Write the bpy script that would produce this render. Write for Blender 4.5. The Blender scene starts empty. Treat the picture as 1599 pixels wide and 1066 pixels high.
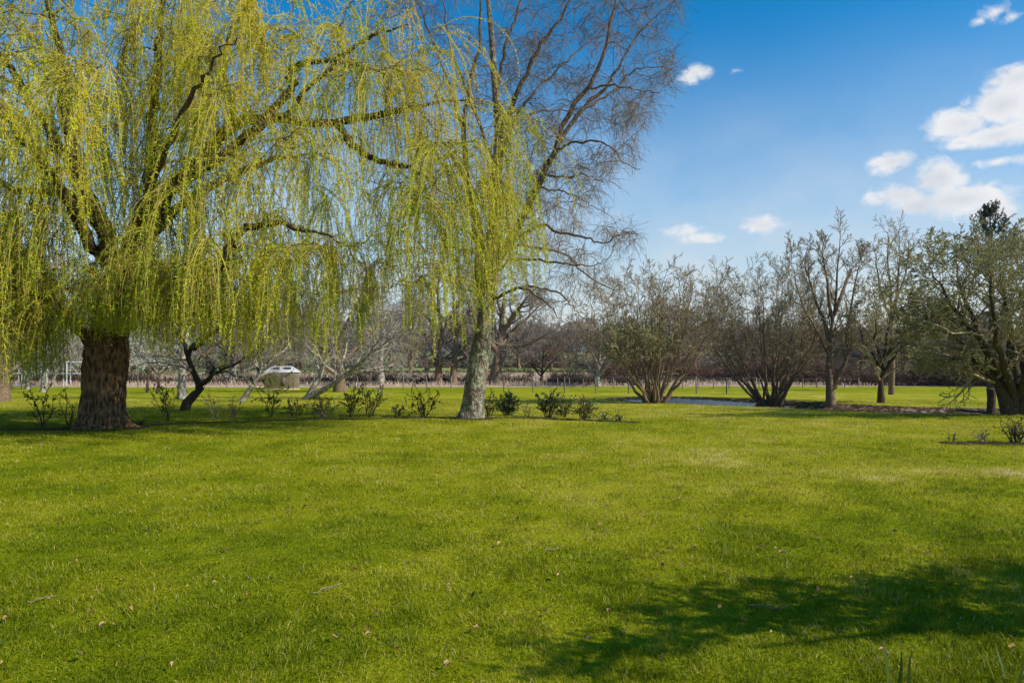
import bpy, math
import numpy as np
rng = np.random.default_rng(11)
SC = bpy.context.scene
COL = SC.collection
F = 1061.0; CAMH = 1.65; PITCH = 12.0 / F
UP = np.array([0, 0, 1.0])

# ------------------------------------------------------------------ maths
def norm(v):
    v = np.asarray(v, float)
    return v / np.maximum(np.linalg.norm(v, axis=-1, keepdims=True), 1e-9)

def P(px, row, d):
    """point seen at photo pixel (px,row) at depth d"""
    u = (px - 799.5) / F; v = (533.0 - row) / F
    y = math.cos(PITCH) - v * math.sin(PITCH); z = math.sin(PITCH) + v * math.cos(PITCH)
    k = d / y
    return np.array([u * k, d, CAMH + z * k])

def to_px(p):
    p = np.asarray(p, float); x, y, z = p[..., 0], p[..., 1], p[..., 2] - CAMH
    cy = y * math.cos(PITCH) + z * math.sin(PITCH); cz = -y * math.sin(PITCH) + z * math.cos(PITCH)
    return 799.5 + F * x / cy, 533.0 - F * cz / cy

def sstep(a, b, x):
    t = np.clip((x - a) / (b - a), 0, 1)
    return t * t * (3 - 2 * t)

def hsh(ix, iy, s):
    v = np.sin(ix * 127.1 + iy * 311.7 + s * 74.7) * 43758.5453
    return v - np.floor(v)

def vn(x, y, s=0.0):
    ix, iy = np.floor(x), np.floor(y); fx, fy = x - ix, y - iy
    fx = fx * fx * (3 - 2 * fx); fy = fy * fy * (3 - 2 * fy)
    a = hsh(ix, iy, s); b = hsh(ix + 1, iy, s); c = hsh(ix, iy + 1, s); d = hsh(ix + 1, iy + 1, s)
    return (a * (1 - fx) + b * fx) * (1 - fy) + (c * (1 - fx) + d * fx) * fy

def fbm(x, y, s=0.0, o=4):
    x = np.asarray(x, float); y = np.asarray(y, float); t = 0; a = 1; n = 0
    for i in range(o):
        t = t + a * vn(x * 2 ** i, y * 2 ** i, s + i * 3.1); n += a; a *= .5
    return t / n

# ------------------------------------------------------------------ terrain
_T = np.array([(-200, .2), (-20, 0), (9, 0), (12, -.015), (14, -.05), (18, -.18), (22, -.33), (27, -.50), (34, -.66), (39, -.90), (46, -1.22), (55, -1.52),
               (61, -1.63), (75, -1.7), (92, -1.7), (150, -1.35), (250, -.7), (400, .6), (600, 4), (800, 11), (1050, 21), (1300, 27), (1700, 33), (2500, 35)], float)
CH = np.array([(5.6, 31.0), (7.2, 29.9), (9.3, 27.9), (11.1, 25.4), (12.8, 22.9), (15.4, 21.8), (19, 21.6), (26, 22)], float)
CHW = np.array([1.3, 3.1, 3.1, 2.4, 2.3, 2.3, 2.3, 2.3]); CHD = np.array([.15, .5, .52, .55, .55, .55, .55, .5])
WATER = -.705

def chan(x, y):
    """(distance / half width, depth) of the ditch"""
    best = np.full(np.shape(x), 9.0); dep = np.zeros(np.shape(x))
    for i in range(len(CH) - 1):
        a, b = CH[i], CH[i + 1]; ab = b - a
        t = np.clip(((x - a[0]) * ab[0] + (y - a[1]) * ab[1]) / (ab @ ab), 0, 1)
        q = np.hypot(x - a[0] - t * ab[0], y - a[1] - t * ab[1]) / (CHW[i] * (1 - t) + CHW[i + 1] * t)
        dd = CHD[i] * (1 - t) + CHD[i + 1] * t
        m = q < best; best = np.where(m, q, best); dep = np.where(m, dd, dep)
    return best, dep

def gz(x, y, ch=True):
    x = np.asarray(x, float); y = np.asarray(y, float)
    r = np.maximum(y, 0) * .06 + .5
    z = (np.interp(y - r, _T[:, 0], _T[:, 1]) + np.interp(y, _T[:, 0], _T[:, 1]) + np.interp(y + r, _T[:, 0], _T[:, 1])) / 3
    z = z + (fbm(x * .25, y * .25, 5.0, 3) - .5) * .07 * sstep(3, 8, y)
    far = sstep(500, 1000, y)
    z = z + far * ((fbm(x / 420.0, y / 420.0, 9.0, 3) - .5) * 26)
    if ch:
        q, dep = chan(x, y)
        z = z - dep * (1 - sstep(.25, 1.05, q))
    return z

def G(px, row):
    """ground point seen at a photo pixel"""
    ds = np.concatenate([np.arange(2.5, 40, .05), np.arange(40, 400, .5)])
    u = (px - 799.5) / F; v = (533.0 - row) / F
    y = math.cos(PITCH) - v * math.sin(PITCH); z = math.sin(PITCH) + v * math.cos(PITCH)
    h = CAMH + z * ds / y - gz(u * ds / y, ds)
    i = int(np.argmax(h <= 0)) if (h <= 0).any() else len(ds) - 1
    d = ds[i]; x = u * d / y
    return np.array([x, d, float(gz(x, d))])

# ------------------------------------------------------------------ mesh collecting
class Geo:
    def __init__(s): s.v = []; s.q = []; s.t = []; s.a = []; s.n = 0
    def add(s, v, quads=None, tris=None, tint=.5):
        v = np.asarray(v, float).reshape(-1, 3)
        s.v.append(v); s.a.append(np.broadcast_to(np.asarray(tint, float), (len(v),)) if np.ndim(tint) < 1 or len(np.shape(tint)) == 1 else np.ravel(tint))
        if quads is not None and len(quads): s.q.append(np.asarray(quads, np.int64) + s.n)
        if tris is not None and len(tris): s.t.append(np.asarray(tris, np.int64) + s.n)
        s.n += len(v)
    def tubes(s, pts, rad, sides=5, tint=.5, cap=False):
        pts = np.asarray(pts, float); rad = np.asarray(rad, float)
        if pts.ndim == 2: pts = pts[None]; rad = rad[None]
        B, N, _ = pts.shape
        if B == 0: return
        tan = norm(np.gradient(pts, axis=1))
        ref = np.cross(norm(pts[:, -1] - pts[:, 0] + 1e-6), np.array([.31, .87, .13])); ref = norm(ref)[:, None, :]
        ref = np.where(np.abs((ref * tan).sum(-1, keepdims=True)) > .95, np.array([.9, -.2, .4]), ref)
        u = norm(np.cross(tan, ref)); w = np.cross(tan, u)
        an = np.arange(sides) * 2 * np.pi / sides
        v = pts[:, :, None] + rad[:, :, None, None] * (np.cos(an)[None, None, :, None] * u[:, :, None] + np.sin(an)[None, None, :, None] * w[:, :, None])
        i = np.arange(B * (N - 1)); b = i // (N - 1); k = i % (N - 1)
        base = ((b * N + k) * sides)[:, None]; j = np.arange(sides)[None]; j2 = (j + 1) % sides
        q = np.stack([base + j, base + j2, base + sides + j2, base + sides + j], -1).reshape(-1, 4)
        tt = np.broadcast_to(np.asarray(tint, float).reshape(-1, 1), (B, N * sides)).reshape(-1) if np.ndim(tint) else tint
        s.add(v.reshape(-1, 3), q, None, tt)
    def leaves(s, pos, dirs, ln, wd, tint=.5, roll=None):
        """one pointed leaf (a rhombus) each"""
        pos = np.asarray(pos, float); n = len(pos)
        if n == 0: return
        d = norm(dirs); r = rng.normal(size=(n, 3)) if roll is None else roll
        side = norm(np.cross(d, r)); ln = np.broadcast_to(ln, (n,))[:, None]; wd = np.broadcast_to(wd, (n,))[:, None]
        nn = np.cross(side, d)
        v = np.stack([pos, pos + d * ln * .45 + side * wd * .5 + nn * ln * .06, pos + d * ln, pos + d * ln * .45 - side * wd * .5 + nn * ln * .06], 1)
        q = np.arange(n * 4).reshape(n, 4)
        t = np.repeat(np.broadcast_to(tint, (n,)), 4)
        s.add(v.reshape(-1, 3), q, None, t)
    def box(s, c, sx, sy, sz, rz=0, tint=.5):
        c = np.asarray(c, float)
        v = np.array([(x, y, z) for z in (-.5, .5) for x, y in ((-.5, -.5), (.5, -.5), (.5, .5), (-.5, .5))]) * (sx, sy, sz)
        cs, sn = math.cos(rz), math.sin(rz)
        v = np.stack([v[:, 0] * cs - v[:, 1] * sn, v[:, 0] * sn + v[:, 1] * cs, v[:, 2]], 1) + c
        s.add(v, [(0, 3, 2, 1), (4, 5, 6, 7), (0, 1, 5, 4), (1, 2, 6, 5), (2, 3, 7, 6), (3, 0, 4, 7)], None, tint)
    def mesh(s, name, mat, origin=(0, 0, 0), smooth=False):
        V = np.concatenate(s.v) - np.asarray(origin, float)
        Q = np.concatenate(s.q) if s.q else np.zeros((0, 4), np.int64)
        T = np.concatenate(s.t) if s.t else np.zeros((0, 3), np.int64)
        me = bpy.data.meshes.new(name)
        me.vertices.add(len(V)); me.vertices.foreach_set('co', V.astype(np.float32).ravel())
        me.loops.add(Q.size + T.size); me.polygons.add(len(Q) + len(T))
        me.loops.foreach_set('vertex_index', np.concatenate([Q.ravel(), T.ravel()]).astype(np.int32))
        me.polygons.foreach_set('loop_start', np.concatenate([np.arange(len(Q)) * 4, Q.size + np.arange(len(T)) * 3]).astype(np.int32))
        if smooth: me.polygons.foreach_set('use_smooth', np.ones(len(Q) + len(T), bool))
        at = me.attributes.new('tint', 'FLOAT', 'POINT'); at.data.foreach_set('value', np.concatenate(s.a).astype(np.float32))
        me.update(calc_edges=True); me.materials.append(mat)
        return me
    def build(s, name, mat, parent=None, smooth=False):
        if s.n == 0: return None
        o = bpy.data.objects.new(name, s.mesh(name, mat, parent.location if parent is not None and not isinstance(parent, tuple) else (0, 0, 0), smooth))
        COL.objects.link(o)
        if parent is not None: o.parent = parent
        return o

def child(g, name, mat, parent, smooth=False, org=None):
    """mesh of world-space geometry parented to an Empty standing at world position org"""
    if g.n == 0: return None
    o = bpy.data.objects.new(name, g.mesh(name, mat, org if org is not None else np.array(parent.location), smooth))
    COL.objects.link(o); o.parent = parent
    return o

def thing(name, label, cat, loc, group=None):
    o = bpy.data.objects.new(name, None); COL.objects.link(o); o.location = tuple(float(c) for c in loc); o.empty_display_size = .2
    o['label'] = label; o['category'] = cat
    if group: o['group'] = group
    return o

def tag(o, label=None, cat=None, group=None, kind=None):
    if label: o['label'] = label
    if cat: o['category'] = cat
    if group: o['group'] = group
    if kind: o['kind'] = kind
    return o

def copy_thing(o, loc, label=None, scale=1, rz=0):
    c = o.copy(); COL.objects.link(c); c.location = tuple(float(v) for v in loc); c.scale = (scale,) * 3 if np.ndim(scale) == 0 else scale; c.rotation_euler = (0, 0, rz)
    if label: c['label'] = label
    for ch in list(o.children):
        d = ch.copy(); COL.objects.link(d); d.parent = c
        for g2 in list(ch.children):
            e = g2.copy(); COL.objects.link(e); e.parent = d
    return c

# ------------------------------------------------------------------ materials
class NT:
    def __init__(s, tree): s.t = tree; s.n = tree.nodes; s.l = tree.links
    def new(s, typ, **kw):
        n = s.n.new(typ)
        for k, v in kw.items(): setattr(n, k, v)
        return n
    def link(s, a, b): s.l.new(a, b)
    def put(s, sock, v):
        if hasattr(v, 'is_output') or isinstance(v, bpy.types.NodeSocket): s.l.new(v, sock)
        else: sock.default_value = v
    def m(s, op, a, b=0.0, c=None, clamp=False):
        n = s.n.new('ShaderNodeMath'); n.operation = op; n.use_clamp = clamp
        s.put(n.inputs[0], a); s.put(n.inputs[1], b)
        if c is not None: s.put(n.inputs[2], c)
        return n.outputs[0]
    def mix(s, f, a, b, mode='MIX'):
        n = s.n.new('ShaderNodeMix'); n.data_type = 'RGBA'; n.blend_type = mode
        s.put(n.inputs[0], f); s.put(n.inputs[6], a); s.put(n.inputs[7], b)
        return n.outputs[2]
    def noise(s, vec, scale, detail=4, rough=.55, dist=0.0):
        n = s.n.new('ShaderNodeTexNoise'); s.l.new(vec, n.inputs['Vector'])
        n.inputs['Scale'].default_value = scale; n.inputs['Detail'].default_value = detail; n.inputs['Roughness'].default_value = rough; n.inputs['Distortion'].default_value = dist
        return n.outputs['Fac']
    def voro(s, vec, scale, feature='F1'):
        n = s.n.new('ShaderNodeTexVoronoi'); n.feature = feature; s.l.new(vec, n.inputs['Vector']); n.inputs['Scale'].default_value = scale
        return n.outputs['Distance']
    def ramp(s, f, stops, interp='LINEAR'):
        n = s.n.new('ShaderNodeValToRGB'); s.put(n.inputs[0], f); cr = n.color_ramp; cr.interpolation = interp
        while len(cr.elements) > 1: cr.elements.remove(cr.elements[-1])
        cr.elements[0].position = stops[0][0]; cr.elements[0].color = tuple(stops[0][1]) + (1,)
        for p, c in stops[1:]:
            e = cr.elements.new(p); e.color = tuple(c) + (1,)
        return n.outputs[0]
    def smooth(s, f, a, b):
        n = s.n.new('ShaderNodeMapRange'); n.interpolation_type = 'SMOOTHSTEP'; s.put(n.inputs[0], f)
        n.inputs[1].default_value = a; n.inputs[2].default_value = b; n.inputs[3].default_value = 0; n.inputs[4].default_value = 1
        return n.outputs[0]
    def coords(s, kind='Object', scale=(1, 1, 1), rot=(0, 0, 0)):
        t = s.n.new('ShaderNodeTexCoord'); m = s.n.new('ShaderNodeMapping'); s.l.new(t.outputs[kind], m.inputs[0])
        m.inputs['Scale'].default_value = scale; m.inputs['Rotation'].default_value = rot
        return m.outputs[0]
    def attr(s, name='tint'):
        n = s.n.new('ShaderNodeAttribute'); n.attribute_name = name
        return n.outputs['Fac']
    def bump(s, h, strength=.5, dist=.02, normal=None):
        n = s.n.new('ShaderNodeBump'); n.inputs['Strength'].default_value = strength; n.inputs['Distance'].default_value = dist; s.l.new(h, n.inputs['Height'])
        if normal is not None: s.l.new(normal, n.inputs['Normal'])
        return n.outputs[0]

def newmat(name):
    m = bpy.data.materials.new(name); m.use_nodes = True; m.node_tree.nodes.clear()
    return m, NT(m.node_tree)

def principled(nt, col, rough=.8, normal=None, spec=.3, metal=0.0):
    b = nt.new('ShaderNodeBsdfPrincipled'); nt.put(b.inputs['Base Color'], col); nt.put(b.inputs['Roughness'], rough)
    b.inputs['Specular IOR Level'].default_value = spec; b.inputs['Metallic'].default_value = metal
    if normal is not None: nt.link(normal, b.inputs['Normal'])
    o = nt.new('ShaderNodeOutputMaterial'); nt.link(b.outputs[0], o.inputs[0])
    return b

def leaf_mat(name, stops, trans=.45, gloss=.06, tcol=None):
    m, nt = newmat(name)
    a = nt.attr(); col = nt.ramp(a, stops)
    d = nt.new('ShaderNodeBsdfDiffuse'); nt.link(col, d.inputs[0])
    t = nt.new('ShaderNodeBsdfTranslucent'); nt.link(nt.mix(.5, col, tcol if tcol else (.3, .32, .02, 1), 'MIX') if tcol else col, t.inputs[0])
    x = nt.new('ShaderNodeMixShader'); x.inputs[0].default_value = trans; nt.link(d.outputs[0], x.inputs[1]); nt.link(t.outputs[0], x.inputs[2])
    g = nt.new('ShaderNodeBsdfGlossy'); g.inputs['Roughness'].default_value = .45; g.inputs[0].default_value = (.8, .8, .8, 1)
    y = nt.new('ShaderNodeMixShader'); y.inputs[0].default_value = gloss; nt.link(x.outputs[0], y.inputs[1]); nt.link(g.outputs[0], y.inputs[2])
    o = nt.new('ShaderNodeOutputMaterial'); nt.link(y.outputs[0], o.inputs[0])
    return m

def twig_mat(name, stops, rough=.85):
    m, nt = newmat(name); principled(nt, nt.ramp(nt.attr(), stops), rough, spec=.2)
    return m

def bark_mat(name, stops, sc=(9, 9, 2.2), scale=2.0, bump=.7, dist=.03, lichen=None, lichen_amt=(.55, .68), moss=None):
    m, nt = newmat(name); v = nt.coords('Object', sc)
    n1 = nt.noise(v, scale, 6, .65, .6); vo = nt.voro(v, scale * 1.6)
    h = nt.m('ADD', nt.m('MULTIPLY', n1, .7), nt.m('MULTIPLY', vo, .5))
    c = nt.ramp(h, stops)
    w = nt.coords('Object', (1, 1, .7))
    if lichen:
        f = nt.smooth(nt.noise(w, 7.0, 6, .7, .3), *lichen_amt)
        c = nt.mix(f, c, lichen + (1,))
    if moss:
        f = nt.smooth(nt.noise(w, 2.3, 5, .7), .52, .66)
        c = nt.mix(nt.m('MULTIPLY', f, .7), c, moss + (1,))
    principled(nt, c, .9, nt.bump(h, bump, dist), spec=.15)
    return m

# ------------------------------------------------------------------ growing
def spline(ctrl, n):
    """Catmull-Rom through control rows (any columns)"""
    c = np.asarray(ctrl, float); c = np.vstack([2 * c[0] - c[1], c, 2 * c[-1] - c[-2]]); k = len(c) - 3
    t = np.linspace(0, k - 1e-6, n); i = t.astype(int); f = (t - i)[:, None]
    p0, p1, p2, p3 = c[i], c[i + 1], c[i + 2], c[i + 3]
    return .5 * (2 * p1 + (p2 - p0) * f + (2 * p0 - 5 * p1 + 4 * p2 - p3) * f ** 2 + (3 * p1 - p0 - 3 * p2 + p3) * f ** 3)

def grow(st, di, L, r0, r1, nseg, wander=.15, trop=(0, 0, 1), tw=0.0, tw_end=None):
    """B polylines grown together -> pts (B,nseg+1,3), rad (B,nseg+1)"""
    p = np.array(st, float); d = norm(di); B = len(p); L = np.broadcast_to(L, (B,)); trop = np.asarray(trop, float)
    out = [p.copy()]; step = (L / nseg)[:, None]
    for i in range(nseg):
        w = tw if tw_end is None else tw + (tw_end - tw) * i / max(nseg - 1, 1)
        d = norm(d + wander * rng.normal(size=(B, 3)) + w * trop)
        p = p + d * step; out.append(p.copy())
    pts = np.stack(out, 1); f = np.linspace(0, 1, nseg + 1)[None]
    r0 = np.broadcast_to(r0, (B,))[:, None]; r1 = np.broadcast_to(r1, (B,))[:, None]
    return pts, r0 * (1 - f) ** .85 + r1 * (1 - (1 - f) ** .85)

def sprout(pts, rad, n, t0=.2, t1=1.0, ang=(30, 60), rfrac=.65, flat=None):
    """children places along polylines: start, direction, radius, parent index, t"""
    B, N, _ = pts.shape; M = B * n
    par = np.repeat(np.arange(B), n)
    t = t0 + (t1 - t0) * ((np.tile(np.arange(n), B) + rng.uniform(0, 1, M)) / n)
    x = np.clip(t * (N - 1), 0, N - 1.001); i = x.astype(int); f = (x - i)[:, None]
    p = pts[par, i] * (1 - f) + pts[par, i + 1] * f
    tan = norm(pts[par, i + 1] - pts[par, i])
    r = rad[par, i] * (1 - f[:, 0]) + rad[par, i + 1] * f[:, 0]
    a = np.radians(rng.uniform(ang[0], ang[1], M)); az = np.tile(np.arange(n), B) * 2.4 + np.repeat(rng.uniform(0, 6.28, B), n) + rng.normal(0, .4, M)
    u = norm(np.cross(tan, np.array([.37, .21, .9]) + .001)); w = np.cross(tan, u)
    d = tan * np.cos(a)[:, None] + (u * np.cos(az)[:, None] + w * np.sin(az)[:, None]) * np.sin(a)[:, None]
    if flat is not None: d[:, 2] *= flat
    return p, norm(d), r * rfrac, par, t

def colonise(np0, nr0, targets, lift=.15, n=5, jit=.1, rk=.011, rmin=.006, wpar=0.0, centre=None):
    """join every target to the nearest wood already there; returns polylines"""
    Np = [np.asarray(np0, float)]; Nr = [np.asarray(nr0, float)]; nodes = np.concatenate(Np); rads = np.concatenate(Nr)
    cap = len(nodes) + len(targets) * (n - 1); A = np.zeros((cap, 3)); R = np.zeros(cap); A[:len(nodes)] = nodes; R[:len(nodes)] = rads; k = len(nodes)
    d0 = np.array([np.min(np.linalg.norm(nodes - t, axis=1)) for t in targets]); lines = []; lr = []
    for idx in np.argsort(d0):
        t = targets[idx]; dv = A[:k] - t; dist = np.linalg.norm(dv, axis=1) + np.maximum(dv[:, 2], 0) * wpar
        j = int(np.argmin(dist)); p0 = A[j]; L = np.linalg.norm(t - p0)
        c = p0 * .5 + t * .5 + UP * lift * L + rng.normal(size=3) * jit * L
        s = np.linspace(0, 1, n)[:, None]
        ln = p0 * (1 - s) ** 2 + 2 * c * s * (1 - s) + t * s * s
        ln[1:-1] += rng.normal(size=(n - 2, 3)) * .035 * L
        r0 = min(.75 * R[j], rmin + rk * L); rr = r0 + (max(rmin, r0 * .45) - r0) * s[:, 0]
        lines.append(ln); lr.append(rr); A[k:k + n - 1] = ln[1:]; R[k:k + n - 1] = rr[1:]; k += n - 1
    return np.array(lines), np.array(lr)

def big_trunk(geo, ctrl, n, sides, fn, tint=.5):
    """thick trunk: ctrl rows (x,y,z,r); fn(theta, t, pos) scales the radius"""
    c = spline(ctrl, n); p = c[:, :3]; r = c[:, 3]; tan = norm(np.gradient(p, axis=0))
    u = norm(np.cross(tan, np.array([0, 1.0, .05]))); w = np.cross(tan, u)
    th = np.arange(sides) * 2 * np.pi / sides; T, S = np.meshgrid(th, np.linspace(0, 1, n))
    k = fn(T, S)
    v = p[:, None] + (r[:, None] * k)[..., None] * (np.cos(T)[..., None] * u[:, None] + np.sin(T)[..., None] * w[:, None])
    i = np.arange(n - 1)[:, None] * sides; j = np.arange(sides)[None]; j2 = (j + 1) % sides
    q = np.stack([i + j, i + j2, i + sides + j2, i + sides + j], -1).reshape(-1, 4)
    geo.add(v.reshape(-1, 3), q, None, tint)
    return p, r

def limb(rows, n=14):
    """traced limb: rows (px,row,depth,radius) -> pts, rad"""
    w = spline([list(P(a, b, c)) + [r] for a, b, c, r in rows], n)
    return w[:, :3], np.maximum(w[:, 3], .004)
SKY_SAT = 1.85; SKY_STR = .1; HAZE = .00012
# ------------------------------------------------------------------ camera, light, sky
cam = bpy.data.cameras.new('camera'); cam.sensor_width = 36; cam.lens = 36 * F / 1599; cam.clip_end = 6000; cam.clip_start = .05
co = bpy.data.objects.new('camera', cam); COL.objects.link(co); co.location = (0, 0, CAMH); co.rotation_euler = (math.pi / 2 + PITCH, 0, 0); SC.camera = co
SUN_AZ = math.radians(111); SUN_EL = math.radians(39)      # azimuth clockwise from +Y
to_sun = np.array([math.sin(SUN_AZ) * math.cos(SUN_EL), math.cos(SUN_AZ) * math.cos(SUN_EL), math.sin(SUN_EL)])
sl = bpy.data.lights.new('sun', 'SUN'); sl.energy = 3.4; sl.angle = math.radians(.5); sl.color = (1, .93, .82)
so = bpy.data.objects.new('sun', sl); COL.objects.link(so); so.location = (30, 8, 25)
from mathutils import Vector
so.rotation_euler = Vector(tuple(to_sun)).to_track_quat('Z', 'Y').to_euler()
SC.view_settings.view_transform = 'Standard'; SC.view_settings.look = 'None'; SC.view_settings.gamma = 1; SC.view_settings.exposure = .8
SC.render.film_transparent = False
SC.cycles.max_bounces = 6; SC.cycles.diffuse_bounces = 3; SC.cycles.transmission_bounces = 4; SC.cycles.glossy_bounces = 2
SC.cycles.use_adaptive_sampling = False; SC.cycles.caustics_reflective = False; SC.cycles.caustics_refractive = False

wd = bpy.data.worlds.new('World'); SC.world = wd; wd.use_nodes = True; wd.node_tree.nodes.clear(); W = NT(wd.node_tree)
sky = W.new('ShaderNodeTexSky'); sky.sky_type = 'NISHITA'; sky.sun_disc = False; sky.sun_elevation = SUN_EL; sky.sun_rotation = SUN_AZ
sky.air_density = 1.0; sky.dust_density = .35; sky.ozone_density = 3.0
hs = W.new('ShaderNodeHueSaturation'); hs.inputs['Hue'].default_value = .493; hs.inputs['Saturation'].default_value = SKY_SAT; hs.inputs['Value'].default_value = .93; W.link(sky.outputs[0], hs.inputs['Color'])
tc = W.new('ShaderNodeTexCoord'); sp = W.new('ShaderNodeSeparateXYZ'); W.link(tc.outputs['Generated'], sp.inputs[0])
az = W.m('ARCTAN2', sp.outputs[0], sp.outputs[1]); el = W.m('ARCSINE', sp.outputs[2])
# small fair-weather clouds, each a lump at its own azimuth and elevation
CLOUDS = [(1553, 20, 22, 14), (1578, 27, 16, 9), (1530, 33, 12, 8), (1565, 165, 62, 36), (1505, 192, 50, 28), (1590, 122, 40, 20), (1560, 210, 70, 22), (1640, 160, 80, 55),
          (1500, 228, 22, 9), (1560, 252, 52, 8), (1625, 245, 50, 10), (1470, 278, 44, 32), (1405, 305, 50, 16), (1500, 312, 70, 26), (1550, 330, 40, 18), (1440, 322, 50, 18),
          (1393, 254, 28, 17), (1087, 113, 26, 12), (1150, 110, 13, 6), (1193, 352, 30, 13), (1066, 360, 24, 8), (1090, 371, 26, 7), (1720, 250, 60, 40), (1800, 120, 90, 50), (-200, 300, 120, 30), (-300, 80, 80, 50)]
nv = W.new('ShaderNodeCombineXYZ'); W.link(az, nv.inputs[0]); W.link(W.m('MULTIPLY', el, 1.35), nv.inputs[1]); nv.inputs[2].default_value = 3.7
n1 = W.m('ADD', W.m('MULTIPLY', W.noise(nv.outputs[0], 11.0, 4, .55, .4), .62), W.m('MULTIPLY', W.noise(nv.outputs[0], 46.0, 7, .6, .6), .38)); n2 = W.noise(nv.outputs[0], 9.0, 4, .55, .2)
fld = None
for px, row, rx, ry in CLOUDS:
    p = P(px, row, 1.0) - np.array([0, 0, CAMH]); a = math.atan2(p[0], p[1]); e = math.asin(p[2] / np.linalg.norm(p)); f = math.cos(a)
    dx = W.m('MULTIPLY', W.m('SUBTRACT', az, a), F / (rx * 1.0) / f); dy = W.m('MULTIPLY', W.m('SUBTRACT', el, e), F / ry / f)
    v = W.m('SUBTRACT', 1.0, W.m('SQRT', W.m('ADD', W.m('MULTIPLY', dx, dx), W.m('MULTIPLY', dy, dy))))
    v = W.m('ADD', W.m('MULTIPLY', v, min(1.0, .25 + ry / 34)), 0)
    fld = v if fld is None else W.m('SMOOTH_MAX', fld, v, .12)
cl = W.smooth(W.m('ADD', fld, W.m('MULTIPLY', W.m('SUBTRACT', n1, .44), 3.1)), -.02, .7)
shade = W.smooth(W.m('ADD', W.m('MULTIPLY', n2, .8), W.m('MULTIPLY', fld, .35)), .42, .85)
ccol = W.mix(shade, (5.3, 5.25, 5.25, 1), (3.9, 4.0, 4.3, 1))
# thin high veil low over the horizon
lowv = W.m('MULTIPLY', W.smooth(el, .46, .04), W.m('MULTIPLY_ADD', n2, .8, .55), clamp=True)
veil = W.mix(W.m('MULTIPLY', lowv, .8), hs.outputs[0], (4.2, 4.4, 4.6, 1))
skc = W.mix(W.m('MULTIPLY', cl, .93), veil, ccol)
bg = W.new('ShaderNodeBackground'); W.link(skc, bg.inputs[0]); bg.inputs[1].default_value = SKY_STR
wo = W.new('ShaderNodeOutputWorld'); W.link(bg.outputs[0], wo.inputs[0])

# ------------------------------------------------------------------ materials in use
def mk_ground(name, stops, sc1, sc2, bump, dist, use_attr=False, litter=False):
    m, nt = newmat(name); v = nt.coords('Object')
    a = nt.noise(v, sc1, 5, .6); b = nt.noise(v, sc2, 4, .7)
    if use_attr:
        f = nt.m('ADD', nt.attr('tint'), nt.m('MULTIPLY', nt.m('SUBTRACT', b, .5), .8))
        f = nt.m('ADD', f, nt.m('MULTIPLY', nt.m('SUBTRACT', a, .5), .55))
    else:
        f = nt.m('ADD', nt.m('MULTIPLY', a, .65), nt.m('MULTIPLY', b, .35))
    c = nt.ramp(f, stops); h = nt.m('ADD', b, nt.m('MULTIPLY', a, .5))
    if litter:
        vo = nt.new('ShaderNodeTexVoronoi'); nt.link(v, vo.inputs['Vector']); vo.inputs['Scale'].default_value = 9
        sc_ = nt.new('ShaderNodeSeparateColor'); nt.link(vo.outputs['Color'], sc_.inputs[0])
        lf = nt.ramp(sc_.outputs[0], [(0, (.025, .017, .01)), (.5, (.075, .05, .03)), (.8, (.14, .095, .06)), (1, (.3, .22, .16))])
        k = nt.smooth(nt.m('ADD', nt.attr('litter'), nt.m('MULTIPLY', nt.m('SUBTRACT', a, .5), .5)), .35, .6)
        c = nt.mix(k, c, lf)
    principled(nt, c, .9, nt.bump(h, bump, dist), spec=.03)
    return m
LAWN_STOPS = [(0, (.075, .115, .003)), (.28, (.15, .195, .003)), (.5, (.255, .275, .006)), (.72, (.35, .335, .016)), (.9, (.46, .40, .07)), (1, (.58, .48, .2))]
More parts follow.
